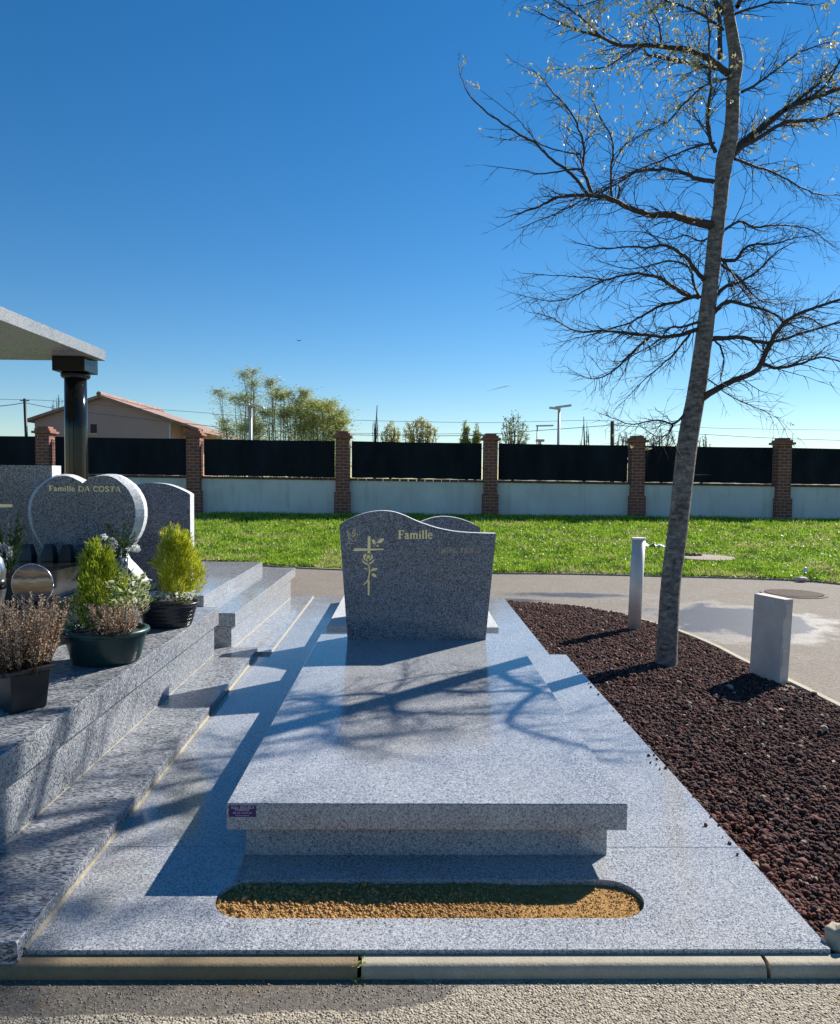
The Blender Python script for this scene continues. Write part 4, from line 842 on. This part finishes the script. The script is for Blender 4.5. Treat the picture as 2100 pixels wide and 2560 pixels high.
limbs=[ # (transform, points, r0, r1, depth drift)
 (T4,[(1190,985),(1140,968),(1060,950),(1000,930),(940,934),(880,925),(800,895),(745,862),(640,848),(560,850),(500,860),(430,895),(330,930)],.040,.006,-.5),
 (T4,[(640,845),(590,780),(540,730),(470,680),(410,620),(350,585),(250,520),(170,460),(125,410),(98,350),(80,285)],.014,.003,-.7),
 (T4,[(658,838),(630,760),(620,730),(625,650),(610,580),(570,490),(500,410),(450,350),(405,305)],.016,.003,-.3),
 (T4,[(620,735),(540,738),(430,755),(360,740),(200,720)],.009,.002,-.5),
 (T4,[(745,858),(742,720),(755,640),(730,570),(680,480),(660,400)],.012,.003,-.1),
 (T4,[(400,608),(300,607),(215,595)],.005,.002,-.8),(T4,[(612,672),(540,660),(440,630),(380,570),(320,500),(185,400)],.007,.002,-.6),
 (T4,[(770,862),(775,800),(690,840),(600,880),(500,930),(350,990)],.009,.003,-.9),
 (T4,[(1190,790),(1100,770),(1040,745),(950,735),(850,748),(780,790),(700,830),(600,860),(480,890)],.020,.003,.5),
 (T4,[(1250,320),(1200,280),(1140,240),(1060,215),(980,205),(880,195),(790,200),(700,160),(620,140),(520,100),(440,60)],.030,.004,-.5),
 (T4,[(1225,300),(1150,290),(1050,270),(960,250),(900,235),(870,205),(800,240),(720,290),(600,300),(500,300)],.018,.003,.4),
 (T4,[(960,190),(950,100),(900,20),(860,-60)],.010,.003,-.4),(T4,[(700,160),(640,100),(560,40),(480,-10),(400,-60)],.010,.003,-.6),
 (T4,[(1215,255),(1212,100),(1190,0),(1150,-120),(1100,-260)],.022,.006,-.2),(T4,[(1195,660),(1170,600),(1160,500),(1172,400),(1170,300),(1165,100),(1130,-40)],.018,.005,-.35),
 (T4,[(1265,670),(1290,640),(1340,600),(1420,535),(1500,475),(1600,430),(1736,385),(1900,300),(2050,200)],.042,.012,.7),
 (T4,[(1265,680),(1310,640),(1380,600),(1460,550),(1520,525),(1640,520),(1736,490),(1900,470)],.026,.008,.5),
 (T4,[(1310,400),(1380,360),(1450,310),(1530,250),(1600,210),(1700,180)],.014,.003,.3),
 (T4,[(1500,475),(1600,400),(1700,310),(1800,200)],.018,.005,.9),(T4,[(1600,430),(1680,360),(1736,260),(1790,120)],.014,.004,.5),
 (T4,[(1280,690),(1360,720),(1450,750),(1560,810),(1640,840),(1736,850)],.014,.003,.6),
 (T4,[(1290,30),(1350,-60),(1450,-140),(1600,-220)],.02,.005,.2),(T4,[(1280,60),(1400,20),(1500,10),(1620,25)],.012,.003,-.5),(T4,[(1230,60),(1150,-50),(1000,-140),(850,-200)],.02,.004,.3),(T4,[(1230,130),(1130,60),(1000,10),(900,-20),(760,-20),(600,30)],.012,.003,-.7),
 (T4,[(1250,340),(1150,370),(1070,440),(1000,520),(920,560),(820,620)],.010,.002,-.8),(T4,[(1190,620),(1100,640),(1000,680),(900,720),(760,780),(640,860)],.011,.003,-.9),
 (T5,[(1080,385),(1030,330),(1000,280),(930,235),(870,215),(820,230),(700,225),(600,235),(480,210)],.020,.003,-.6),
 (T5,[(1060,470),(1030,400),(1010,330),(960,300),(900,295),(800,320),(700,330),(560,290)],.014,.003,.7),
 (T5,[(1055,470),(980,450),(900,395),(850,370),(760,355),(680,365),(600,385),(540,375),(400,365),(205,353)],.020,.002,-.3),
 (T5,[(600,385),(500,440),(430,475),(340,488),(215,462)],.008,.002,-.6),
 (T5,[(1050,460),(960,490),(870,510),(780,560),(700,600),(600,630),(500,660),(370,690)],.016,.002,.2),
 (T5,[(1050,590),(980,610),(920,615),(860,680),(790,720),(640,800)],.013,.002,-.9),
 (T5,[(1045,625),(960,650),(880,660),(800,650),(700,640),(600,630),(480,635),(400,600),(340,565),(235,538)],.020,.002,-.4),
 (T5,[(1015,640),(940,740),(870,800),(780,880),(675,990)],.012,.002,.4),
 (T5,[(830,650),(740,730),(660,810),(600,850),(540,862),(462,835)],.012,.002,-.7),
 (T5,[(1075,955),(1120,925),(1200,880),(1320,830),(1360,780),(1400,690),(1440,620),(1500,570),(1600,525),(1736,480),(1900,430)],.030,.008,-.55),
 (T5,[(1110,670),(1170,668),(1260,660),(1340,685),(1430,680),(1560,640),(1736,590),(1900,560)],.024,.006,-.05),
 (T5,[(1362,790),(1440,810),(1540,790),(1640,760),(1736,775),(1850,800)],.016,.004,-.3),
 (T5,[(1120,660),(1165,720),(1175,800),(1160,850),(1168,890)],.010,.003,-.3),
 (T5,[(1140,285),(1230,290),(1270,240),(1320,215),(1420,210),(1500,190),(1600,170)],.018,.003,-.3),
 (T5,[(1120,480),(1180,420),(1240,400),(1330,350),(1420,260),(1520,200)],.020,.003,.2),
 (T5,[(1115,560),(1190,490),(1290,510),(1400,540),(1470,590),(1560,620)],.020,.003,-.4),
 (T5,[(1145,170),(1250,105),(1320,130),(1450,120),(1600,145),(1700,220)],.014,.003,.3),
 (T5,[(1150,300),(1250,380),(1330,470),(1430,500),(1560,480)],.012,.003,.8),(T5,[(1440,620),(1560,560),(1640,600),(1736,640)],.010,.003,.9),
 (T5,[(1140,240),(1200,330),(1290,460),(1400,560),(1500,700)],.010,.002,-.3),
 (T5,[(985,1035),(930,1080),(850,1060),(740,1082),(660,1060),(570,1025)],.011,.002,-.5),(T5,[(930,1080),(910,1125),(860,1142),(790,1100)],.007,.002,-.7),
 (T5,[(1090,860),(1200,940),(1300,990),(1440,1050)],.007,.002,-.4),(T5,[(1130,165),(1060,200),(1000,170),(900,190),(760,150),(600,160)],.010,.002,.6)]
bmb=MB(); tw=[]  # branch mesh and twig list
g=random.Random(5)
budP=[];budD=[]
def rv(s=1): return Vector((g.gauss(0,s),g.gauss(0,s),g.gauss(0,s)))
def grow(p,d,L,r,depth,sides=3,curl=.5):
    n=max(4,int(L/.035)); seg=L/n; pts=[p]; dd=d.normalized(); bend=rv(.13)*curl
    for i in range(n):
        dd=(dd+bend*.3+rv(.12)+Vector((0,0,-.015+.03*g.random()))).normalized(); pts.append(pts[-1]+dd*seg)
    bmb.tube(pts,[r*(1-.8*i/n) for i in range(n+1)],sides,0,False)
    if depth>0:
        k=max(2,int(L/.085))
        for j in range(k):
            t=.12+.85*(j+g.random()*.8)/k; i=min(n-1,int(t*n)); q=pts[i].lerp(pts[i+1],t*n-i); ax=(pts[i+1]-pts[i]).normalized(); side=ax.cross(rv()).normalized()
            grow(q,ax*.75+side*g.uniform(.55,1.1)+Vector((0,0,-.08)),L*g.uniform(.22,.48),max(.0019,r*.6),depth-1,3,curl)
    tip=pts[-1]; h=tip.z
    pb=min(.9,max(.015,(h-3.75)/.9))
    pb*=(1.0 if tip.x<2.5 else .4) if tip.x>1.15 else .25
    if g.random()<pb*.7:
        budP.append(tip); budD.append(dd); 
        for j in range(g.choice([1,2,3]) if h>4.2 else g.choice([0,0,1])):
            q=pts[g.randrange(1,n+1)]; budP.append(q+rv(.004)); budD.append(rv()+Vector((0,0,-.6)))
for tf,ps,r0,r1,dy in limbs:
    nat=[tf(*p) for p in ps]; n=len(nat); Y0=trunkY(nat[0][1])
    attached=None
    pts=[]
    for i,(u,v) in enumerate(nat):
        t=i/(n-1); pts.append((u,v,t))
    x0=nat[0][0]; tx=float(np.interp(nat[0][1],[q[1]*1.2097 for q in tr][::-1],[q[0]*1.2097 for q in tr][::-1])); off=abs(x0-tx)/300.
    P3=[at(u,v,Y0+dy*(min(1,off)*.6+t*(1-.4*min(1,off)))) for u,v,t in pts]
    sp_=smoothpts(P3,4); m_=len(sp_)-1
    sp_=[p+rv(.0025)*(0 if i in(0,) else 1) for i,p in enumerate(sp_)]
    bmb.tube(sp_,[r0+(r1-r0)*(i/m_)**.8 for i in range(m_+1)],8 if r0>.015 else 5,0,False)
    far=nat[-1][0]<1290 and nat[-1][1]<430; tot=sum((sp_[i+1]-sp_[i]).length for i in range(m_)); k=int(tot/(.10 if far else .038))
    for j in range(k):
        t=(.10 if r0>.02 else .05)+.93*(j+g.random())/k
        if t>=1: continue
        f=t*m_; i=min(m_-1,int(f)); q=sp_[i].lerp(sp_[i+1],f-i); ax=(sp_[i+1]-sp_[i]).normalized(); side=ax.cross(rv()).normalized(); side.y*=1.0
        L=g.uniform(.12,.56)*(1.0-.35*t)*(.55 if far else 1)
        grow(q,ax*g.uniform(.8,1.5)+side*g.uniform(.5,1.0)+Vector((0,0,-.06)),L,max(.0026,min(.0052,(r0+(r1-r0)*t)*.42)),1 if L>.16 else 0)
    grow(sp_[-1],(sp_[-1]-sp_[-2]),g.uniform(.08,.2),max(r1*.8,.0015),1)
# short epicormic sprouts on the trunk
for i in range(34):
    t=g.uniform(.28,.9); f=t*(len(sp)-1); q=sp[int(f)]; a_=g.uniform(0,6.28); d=Vector((math.cos(a_),math.sin(a_),g.uniform(-.1,.6))); grow(q+d.normalized()*.06,d,g.uniform(.12,.4),.0032,1)
bmb.build('branches',M['twig'],tree)
P=np.array([p[:] for p in budP]); D=np.array([d[:] for d in budD])+[0,0,-.4]; n=len(P); rng=np.random.default_rng(3)
P3=np.repeat(P,3,0)+rng.normal(size=(3*n,3))*.006; D3=np.repeat(D,3,0)+rng.normal(size=(3*n,3))*.5
V,Fq=leaves(P3,D3,rng.uniform(.022,.042,3*n),rng.uniform(.010,.017,3*n)); bigmesh('catkins',V,Fq,[M['bud1'],M['bud2']],rng.choice(2,3*n,p=[.68,.32]),tree)
print('buds',n,'branch faces',len(bmb.f))

# ---------------- beyond the wall ----------------
w1=lambda x,y:(x/2.893,700+y/2.893); w2=lambda x,y:(500+x/2.48,900+y/2.48); w3=lambda x,y:(1100+x/2.893,950+y/2.893); w6=lambda x,y:(1500+x/2.893,1000+y/2.893)
HYY=60.
def hp(x,y,Y=HYY): p=at(*w1(x,y),Y); return p
th_=thing('gabled_house','pinkish house with low gable and tiled roof behind the wall at left','house',(hp(740,1000).x,HYY,0))
L_,Rr_,RT=hp(250,1012),hp(1240,1028),hp(740,850)
wl=[(L_.x,-.1),(Rr_.x,-.1),(Rr_.x,Rr_.z),(RT.x,RT.z),(L_.x,L_.z)]
MB().prism_y(wl,HYY,HYY+14).build('wall',M['housewall'],th_)
EL_,ER_,RG=hp(208,1010),hp(1482,1085),hp(740,834)
rfm=MB(); tk=.22
for a_,b_ in ((EL_,RG),(RG,ER_)):
    rfm.prism_y([(a_.x,a_.z-tk),(b_.x,b_.z-tk),(b_.x,b_.z),(a_.x,a_.z)],HYY-.6,HYY+14.5)
rf=rfm.build('roof',M['tile'],th_)
mb=MB(); mb.tube([(RG.x,HYY-.7,RG.z+.05),(RG.x,HYY+14.5,RG.z+.05)],.2,8); mb.build('ridge_tiles',M['tile'],rf)
pa,pb_=hp(1240,1032,HYY+3),hp(1470,1095,HYY+3); MB().prism_y([(pa.x,-.1),(pb_.x-.6,-.1),(pb_.x-.6,pb_.z),(pa.x,pa.z)],HYY+3,HYY+12).build('porch',M['house_sunlit'],th_)
a_,b_=hp(655,1043),hp(700,1108); wn=MB().box(a_.x,b_.x,HYY-.03,HYY+.1,b_.z,a_.z).build('window',M['glassdark'],th_); MB().box(a_.x-.08,b_.x+.08,HYY-.08,HYY-.03,b_.z-.1,b_.z).build('sill',M['house_sunlit'],wn)
MB().tube([(Rr_.x-.1,HYY-.1,0),(Rr_.x-.1,HYY-.1,Rr_.z-.2)],.06,6).build('downpipe',M['galv'],th_)
def foliage_tree(name,label,cat,ftf,x0,x1,ytop,ybot,Y,n,mats,probs,shape='round',nb=14,lsz=.16,seed=0,group=None,dens=1.,spread=1.):
    g2=random.Random(seed); gg=np.random.default_rng(seed); a_=at(*ftf(x0,ybot),Y); b_=at(*ftf(x1,ybot),Y); top=at(*ftf((x0+x1)/2,ytop),Y).z
    cx_=(a_.x+b_.x)/2; hw=(b_.x-a_.x)/2; base=.0; t=thing(name,label,cat,(cx_,Y,0),group)
    mb=MB(); tf_=1.0 if n==0 else .8; mb.tube([(cx_,Y,-.1),(cx_+g2.gauss(0,.1),Y,top*.45),(cx_+g2.gauss(0,.1),Y,top*tf_)],[.14,.08,.02],7); mb.build('trunk',M['twig'],t)
    bm_=MB(); Ps=[];Ds=[]
    zl=a_.z-1.
    for i in range(nb):
        f=(i+.5)/nb; ang=g2.uniform(0,6.28)
        if shape=='fan': tip=Vector((cx_+hw*(2*f-1)*g2.uniform(.8,1.05),Y+g2.gauss(0,hw*.4),zl+(top-zl)*(1-.35*(2*f-1)**2)*g2.uniform(.85,1.0))); st_=Vector((cx_+hw*.35*(2*f-1),Y,zl*.6))
        elif shape=='column': q=(g2.random()-.5)*1.4; tip=Vector((cx_+hw*q,Y+hw*g2.uniform(-.6,.6),zl+(top-zl)*(1-.6*abs(q))*g2.uniform(.6,1))); st_=Vector((cx_+hw*q*.4,Y,zl*.6))
        else: tip=Vector((cx_+hw*(2*f-1),Y+g2.gauss(0,hw*.5),zl+(top-zl)*math.sqrt(max(.02,1-(2*f-1)**2*.8))*g2.uniform(.75,1))); st_=Vector((cx_,Y,zl*.7))
        mid=st_.lerp(tip,.5)+Vector((g2.gauss(0,.12),0,g2.gauss(0,.1))); pts=smoothpts([st_,mid,tip],4); bm_.tube(pts,[.05*(1-.8*j/8) for j in range(9)],4,0,False)
        for j in range(int(26*dens)):
            q=g2.uniform(.3,1); p=st_.lerp(mid,q*2) if q<.5 else mid.lerp(tip,q*2-1); d=Vector((g2.gauss(0,.7),g2.gauss(0,.5),g2.uniform(.2,1.1))).normalized(); ln=g2.uniform(.2,.65)*hw*.45*spread; e_=p+d*ln
            bm_.tube([p,p.lerp(e_,.5)+Vector((g2.gauss(0,.03),0,g2.gauss(0,.03))),e_],[.018,.012,.006],3,0,False); k=max(1,int(n/(nb*26*dens)))
            for _ in range(k): q2=g2.random(); Ps.append((p.lerp(e_,q2)+Vector((g2.gauss(0,.06),g2.gauss(0,.1),g2.gauss(0,.06))))[:]); Ds.append((g2.gauss(0,1),g2.gauss(0,1),g2.gauss(0,1)))
    bm_.build('branches',M['twig'],t)
    if n:
        P=np.array(Ps); V,Fq=leaves(P,np.array(Ds),gg.uniform(.6,1.3,len(P))*lsz,lsz*.55*gg.uniform(.7,1.2,len(P))); bigmesh('crown',V,Fq,mats,gg.choice(len(mats),len(P),p=probs),t)
    return t
foliage_tree('budding_tree','small yellowish budding tree, the narrower one left of the fan shaped tree','tree',w2,1125,1245,380,505,48,2600,[M['straw'],M['bamb']],[.6,.4],'fan',12,.11,41)
foliage_tree('budding_tree','broad fan shaped yellowish tree beyond the wall','tree',w2,1250,1475,348,505,47,5200,[M['straw'],M['bamb']],[.65,.35],'fan',22,.11,42)
foliage_tree('poplar','left of two pale green columnar poplars behind the wall','tree',w3,135,235,258,450,46,3800,[M['poplar'],M['straw']],[.6,.4],'column',14,.12,43,'pair of pale poplars')
foliage_tree('poplar','right of two pale green columnar poplars, beside the brick pillar','tree',w3,225,305,262,450,46.5,3600,[M['poplar'],M['straw']],[.55,.45],'column',14,.12,44,'pair of pale poplars')
foliage_tree('young_leafing_tree','loose round tree with sparse pale leaves right of the poplars','tree',w3,410,650,225,455,45,2300,[M['olive'],M['poplar']],[.6,.4],'round',16,.12,45,dens=.7)
foliage_tree('bare_tree','small bare tree left of the wooden utility pole','tree',w3,985,1100,265,455,50,0,[],[], 'column',10,.1,46,dens=.6)
foliage_tree('bare_tree','slim bare sapling between bamboo and budding trees','tree',w2,1055,1120,280,500,42,0,[],[], 'column',7,.1,47,dens=.5,spread=.7)
foliage_tree('bare_tree','bare branching tree behind the house roof at left','tree',w1,360,490,830,1000,75,0,[],[], 'fan',10,.1,48,dens=.7)
for (a_,b_,tp_,sd_,lb) in ((1265,1400,375,51,'grey bare bushy tree behind the pillar left of the trunk'),(1470,1740,365,52,'wide bare bushy tree behind the tree trunk')):
    foliage_tree('bare_bush_tree',lb,'tree',w3,a_,b_,tp_,460,52,300,[M['br3'],M['olive']],[.8,.2],'round',18,.08,sd_,dens=1.1)
foliage_tree('bare_bush_tree','small bare bush right of the tree trunk beyond the wall','tree',w6,700,800,245,320,52,80,[M['br3']],[1.],'round',10,.08,53)
# bamboo clumps
def bamboo(label,x0,x1,tops,n,mats,probs,Y,seed,leafn=170,lsz=.2):
    a_=at(*w2(x0,485),Y); b_=at(*w2(x1,485),Y); t=thing('bamboo_clump',label,'bamboo',((a_.x+b_.x)/2,Y,0)); g2=random.Random(seed); gg=np.random.default_rng(seed); mb=MB(); Ps=[];Ds=[]
    for (tx,ty,wt) in tops:
        for q in range(wt):
            tip=at(*w2(tx+g2.gauss(0,17),ty+abs(g2.gauss(0,30))*(q>0)),Y+g2.gauss(0,.5)); base=Vector((a_.x+(b_.x-a_.x)*min(1,max(0,((tx-x0)/(x1-x0))+g2.gauss(.04,.04))),Y+g2.gauss(0,.5),0)); mid=base.lerp(tip,.6); mid.x+=(base.x-tip.x)*.25+g2.gauss(0,.1)
            pts=smoothpts([base,mid,tip,tip+Vector((-.14*g2.choice([1,1,-.6]),0,.02))],5); bn=len(pts); mb.tube(pts,[.035*(1-.85*i/(bn-1)) for i in range(bn)],4,0,False)
            for j in range(leafn):
                f=g2.uniform(.08,1)**.85*(bn-1); i=min(bn-2,int(f)); p=pts[i].lerp(pts[i+1],f-i); wd_=.62*math.sin(math.pi*min(1,(f/(bn-1))*.8+.2))**.8+.04; sgn=g2.choice([-1,1]); off=Vector((sgn*abs(g2.gauss(0,.5))*wd_,g2.gauss(0,.4)*wd_,0)); off.z=abs(off.x)*.35+g2.gauss(0,.1)
                pp=p+off
                if j%9==0: mb.tube([p,p.lerp(pp,.5)+Vector((0,0,.05)),pp],[.008,.006,.003],3,0,False)
                Ps.append(pp[:]); Ds.append((sgn*g2.uniform(.2,.9),g2.gauss(0,.4),g2.uniform(-.7,.7)))
    mb.build('culms',M['olive'],t); P=np.array(Ps); V,Fq=leaves(P,np.array(Ds),gg.uniform(.6,1.4,len(P))*lsz,lsz*.2); bigmesh('foliage',V,Fq,mats,gg.choice(len(mats),len(P),p=probs),t)
bamboo('tall feathery bamboo clump behind the street lamp','bamb' and 120,400,[(140,210,2),(230,250,2),(310,90,3),(345,160,2),(275,240,2),(180,390,2),(360,260,2),(160,440,2),(240,420,2),(330,380,4),(380,420,3),(290,430,2)],0,[M['bamb3'],M['bamb2'],M['bamb']],[.4,.3,.3],40,61,leafn=420,lsz=.15)
bamboo('middle bamboo clump with two tall drooping plumes',400,640,[(440,145,2),(480,200,3),(520,230,2),(575,220,2),(600,290,4),(430,340,3),(540,330,4)],0,[M['bamb'],M['bamb2'],M['bamb3']],[.45,.35,.2],39.5,62,leafn=480,lsz=.15)
bamboo('dense yellow green bamboo clump at the right of the row',600,900,[(665,215,3),(700,280,4),(640,330,4),(760,300,4),(810,280,4),(850,340,5),(870,400,4),(720,370,4),(790,380,5),(650,400,4)],0,[M['bamb'],M['bamb2'],M['y2']],[.6,.25,.15],39,63,leafn=480,lsz=.15)
# street lamps and poles
def lamp(label,tf,xb,yb,xt,yt,Y,r_,head,group=None,name='street_lamp'):
    b_=at(*tf(xb,yb),Y); t_=at(*tf(xt,yt),Y); t=thing(name,label,'street lamp',(b_.x,Y,0)); MB().tube([(b_.x,Y,-.1),(t_.x,Y,t_.z)],[r_*1.2,r_],8).build('pole',M['galv'],t,smooth=True)
    for (dx,w_,dz,sl) in head: 
        MB().add([(t_.x+dx+sx*w_/2,Y+sy*.14,t_.z+dz+sz*.05+sx*sl) for sx,sy,sz in ((-1,-1,-1),(1,-1,-1),(1,1,-1),(-1,1,-1),(-1,-1,1),(1,-1,1),(1,1,1),(-1,1,1))],[(0,3,2,1),(4,5,6,7),(0,1,5,4),(1,2,6,5),(2,3,7,6),(3,0,4,7)]).build('lamp_head',M['galv'],t,bevel=.02)
lamp('white double headed street lamp in front of the bamboo','' and w2 or w2,315,490,313,278,36,.075,[(-.38,.7,.02,-.02),(.38,.55,-.05,-.1)])
lamp('tall double headed street lamp above the fence, right of the headstone',w3,853,460,862,205,38,.07,[(-.22,.55,.0,-.03),(.2,.85,.1,.06)])
lamp('small thin street lamp with one side arm',w3,702,460,704,335,55,.05,[(.55,1.3,.05,.02)])
c=at(*w3(722,455),50); tch=thing('chimney_pot','small chimney top peeking above the fence below the thin lamp','chimney',(c.x,50,0)); a_=at(*w3(697,430),50); b_=at(*w3(750,436),50); MB().box(a_.x+.15,b_.x-.15,49.8,50.2,0,b_.z-.25).build('stack',M['post'],tch); MB().box(a_.x,b_.x,49.7,50.3,b_.z-.1,a_.z).build('cap_slab',M['post'],tch); MB().box(a_.x+.15,a_.x+.3,49.8,50.2,b_.z-.25,b_.z-.1).build('leg',M['post'],tch)
def pole(label,tf,xb,yb,xt,yt,Y,r_,mat,name='utility_pole',cross=False):
    b_=at(*tf(xb,yb),Y); t_=at(*tf(xt,yt),Y); t=thing(name,label,'utility pole',(b_.x,Y,0)); MB().tube([(b_.x,Y,-.1),(t_.x,Y,t_.z)],[r_*1.15,r_],8).build('shaft',mat,t,smooth=True)
    if cross: MB().tube([(t_.x-.35,Y,t_.z-.15),(t_.x+.35,Y,t_.z-.15)],.04,5).build('crossarm',M['dkmetal'],t)
    else: MB().tube([(t_.x,Y-.1,t_.z-.3),(t_.x,Y-.1,t_.z-.1)],.05,5).build('insulator',M['dkmetal'],t)
pole('dark utility pole with crossarm at the far left beside the house',w1,202,1115,178,858,58,.11,M['dkmetal'],cross=True)
pole('short wooden utility pole rising above the fence left of the tree',w3,1253,458,1247,298,42,.11,M['wood'])
def wire(label,pts,Y,r_=.014):
    P_=[at(u,v,Y) for u,v in pts]; sp_=smoothpts(P_,8); o=MB().tube(sp_,r_,4).build('overhead_cable',M['wire']); tag(o,label,'cable',group='overhead cables')
wire('dark cable from the far left to the crossarm pole',[w1(-60,918),w1(80,903),w1(175,887)],58,.03)
wire('dark cable sagging from the crossarm pole past the black column to the bamboo',[w1(178,887),w1(300,912),w1(440,935),w1(700,965),w1(1100,1012),w1(1480,1052),w2(110,418)],57.5,.022)
wire('thin upper cable from the left edge across the whole sky',[w1(-60,862),w1(350,872),w1(900,918),w1(1500,962),w2(110,338),w2(500,355),w2(1060,376),w2(1736,388),w3(600,303),w3(1200,292),w3(1736,322),w6(800,202),w6(1760,218)],44,.012)
wire('thick lower cable rising to the short wooden pole',[w2(100,425),w2(860,460),w2(1300,470),w2(1736,468),w3(300,398),w3(620,372),w3(1000,345),w3(1240,326)],43,.018)
wire('lower cable leaving the wooden pole to the right edge',[w3(1255,326),w3(1500,345),w3(1736,375),w6(720,246),w6(1240,275),w6(1760,292)],43,.016)
wire('second low thin cable above the fence between bamboo and poplars',[w2(880,452),w2(1300,460),w2(1736,456),w3(160,403),w3(420,385)],43.5,.012)
# bird, contrail, far crescent
c=at(748,851,45); tag(MB().add([c+Vector(v) for v in ((-.22,0,.05),(-.05,.05,.02),(0,-.1,-.02),(.05,.05,.02),(.2,0,.08),(0,.12,.0),(0,0,-.06))],[(0,1,6),(1,5,6),(5,3,6),(3,4,6),(2,1,6),(2,3,6),(0,1,5),(3,4,5)]).build('bird',M['dkmetal']),'tiny dark bird high in the open sky','bird')
def vap():
    n=NB('vapour'); n.set('Base Color',(.9,.9,.92)); n.set('Roughness',1.); n.set('Alpha',.35); return n.m
pa,pb_=at(*w3(330,88),900),at(*w3(497,38),900); MBv=MB(); MBv.tube([pa,pa.lerp(pb_,.5)+Vector((0,0,.5)),pb_],[.2,.9,1.1],6); tag(MBv.build('contrail',vap(),smooth=True),'short white aircraft trail low in the sky left of the lamp','contrail',kind='stuff')
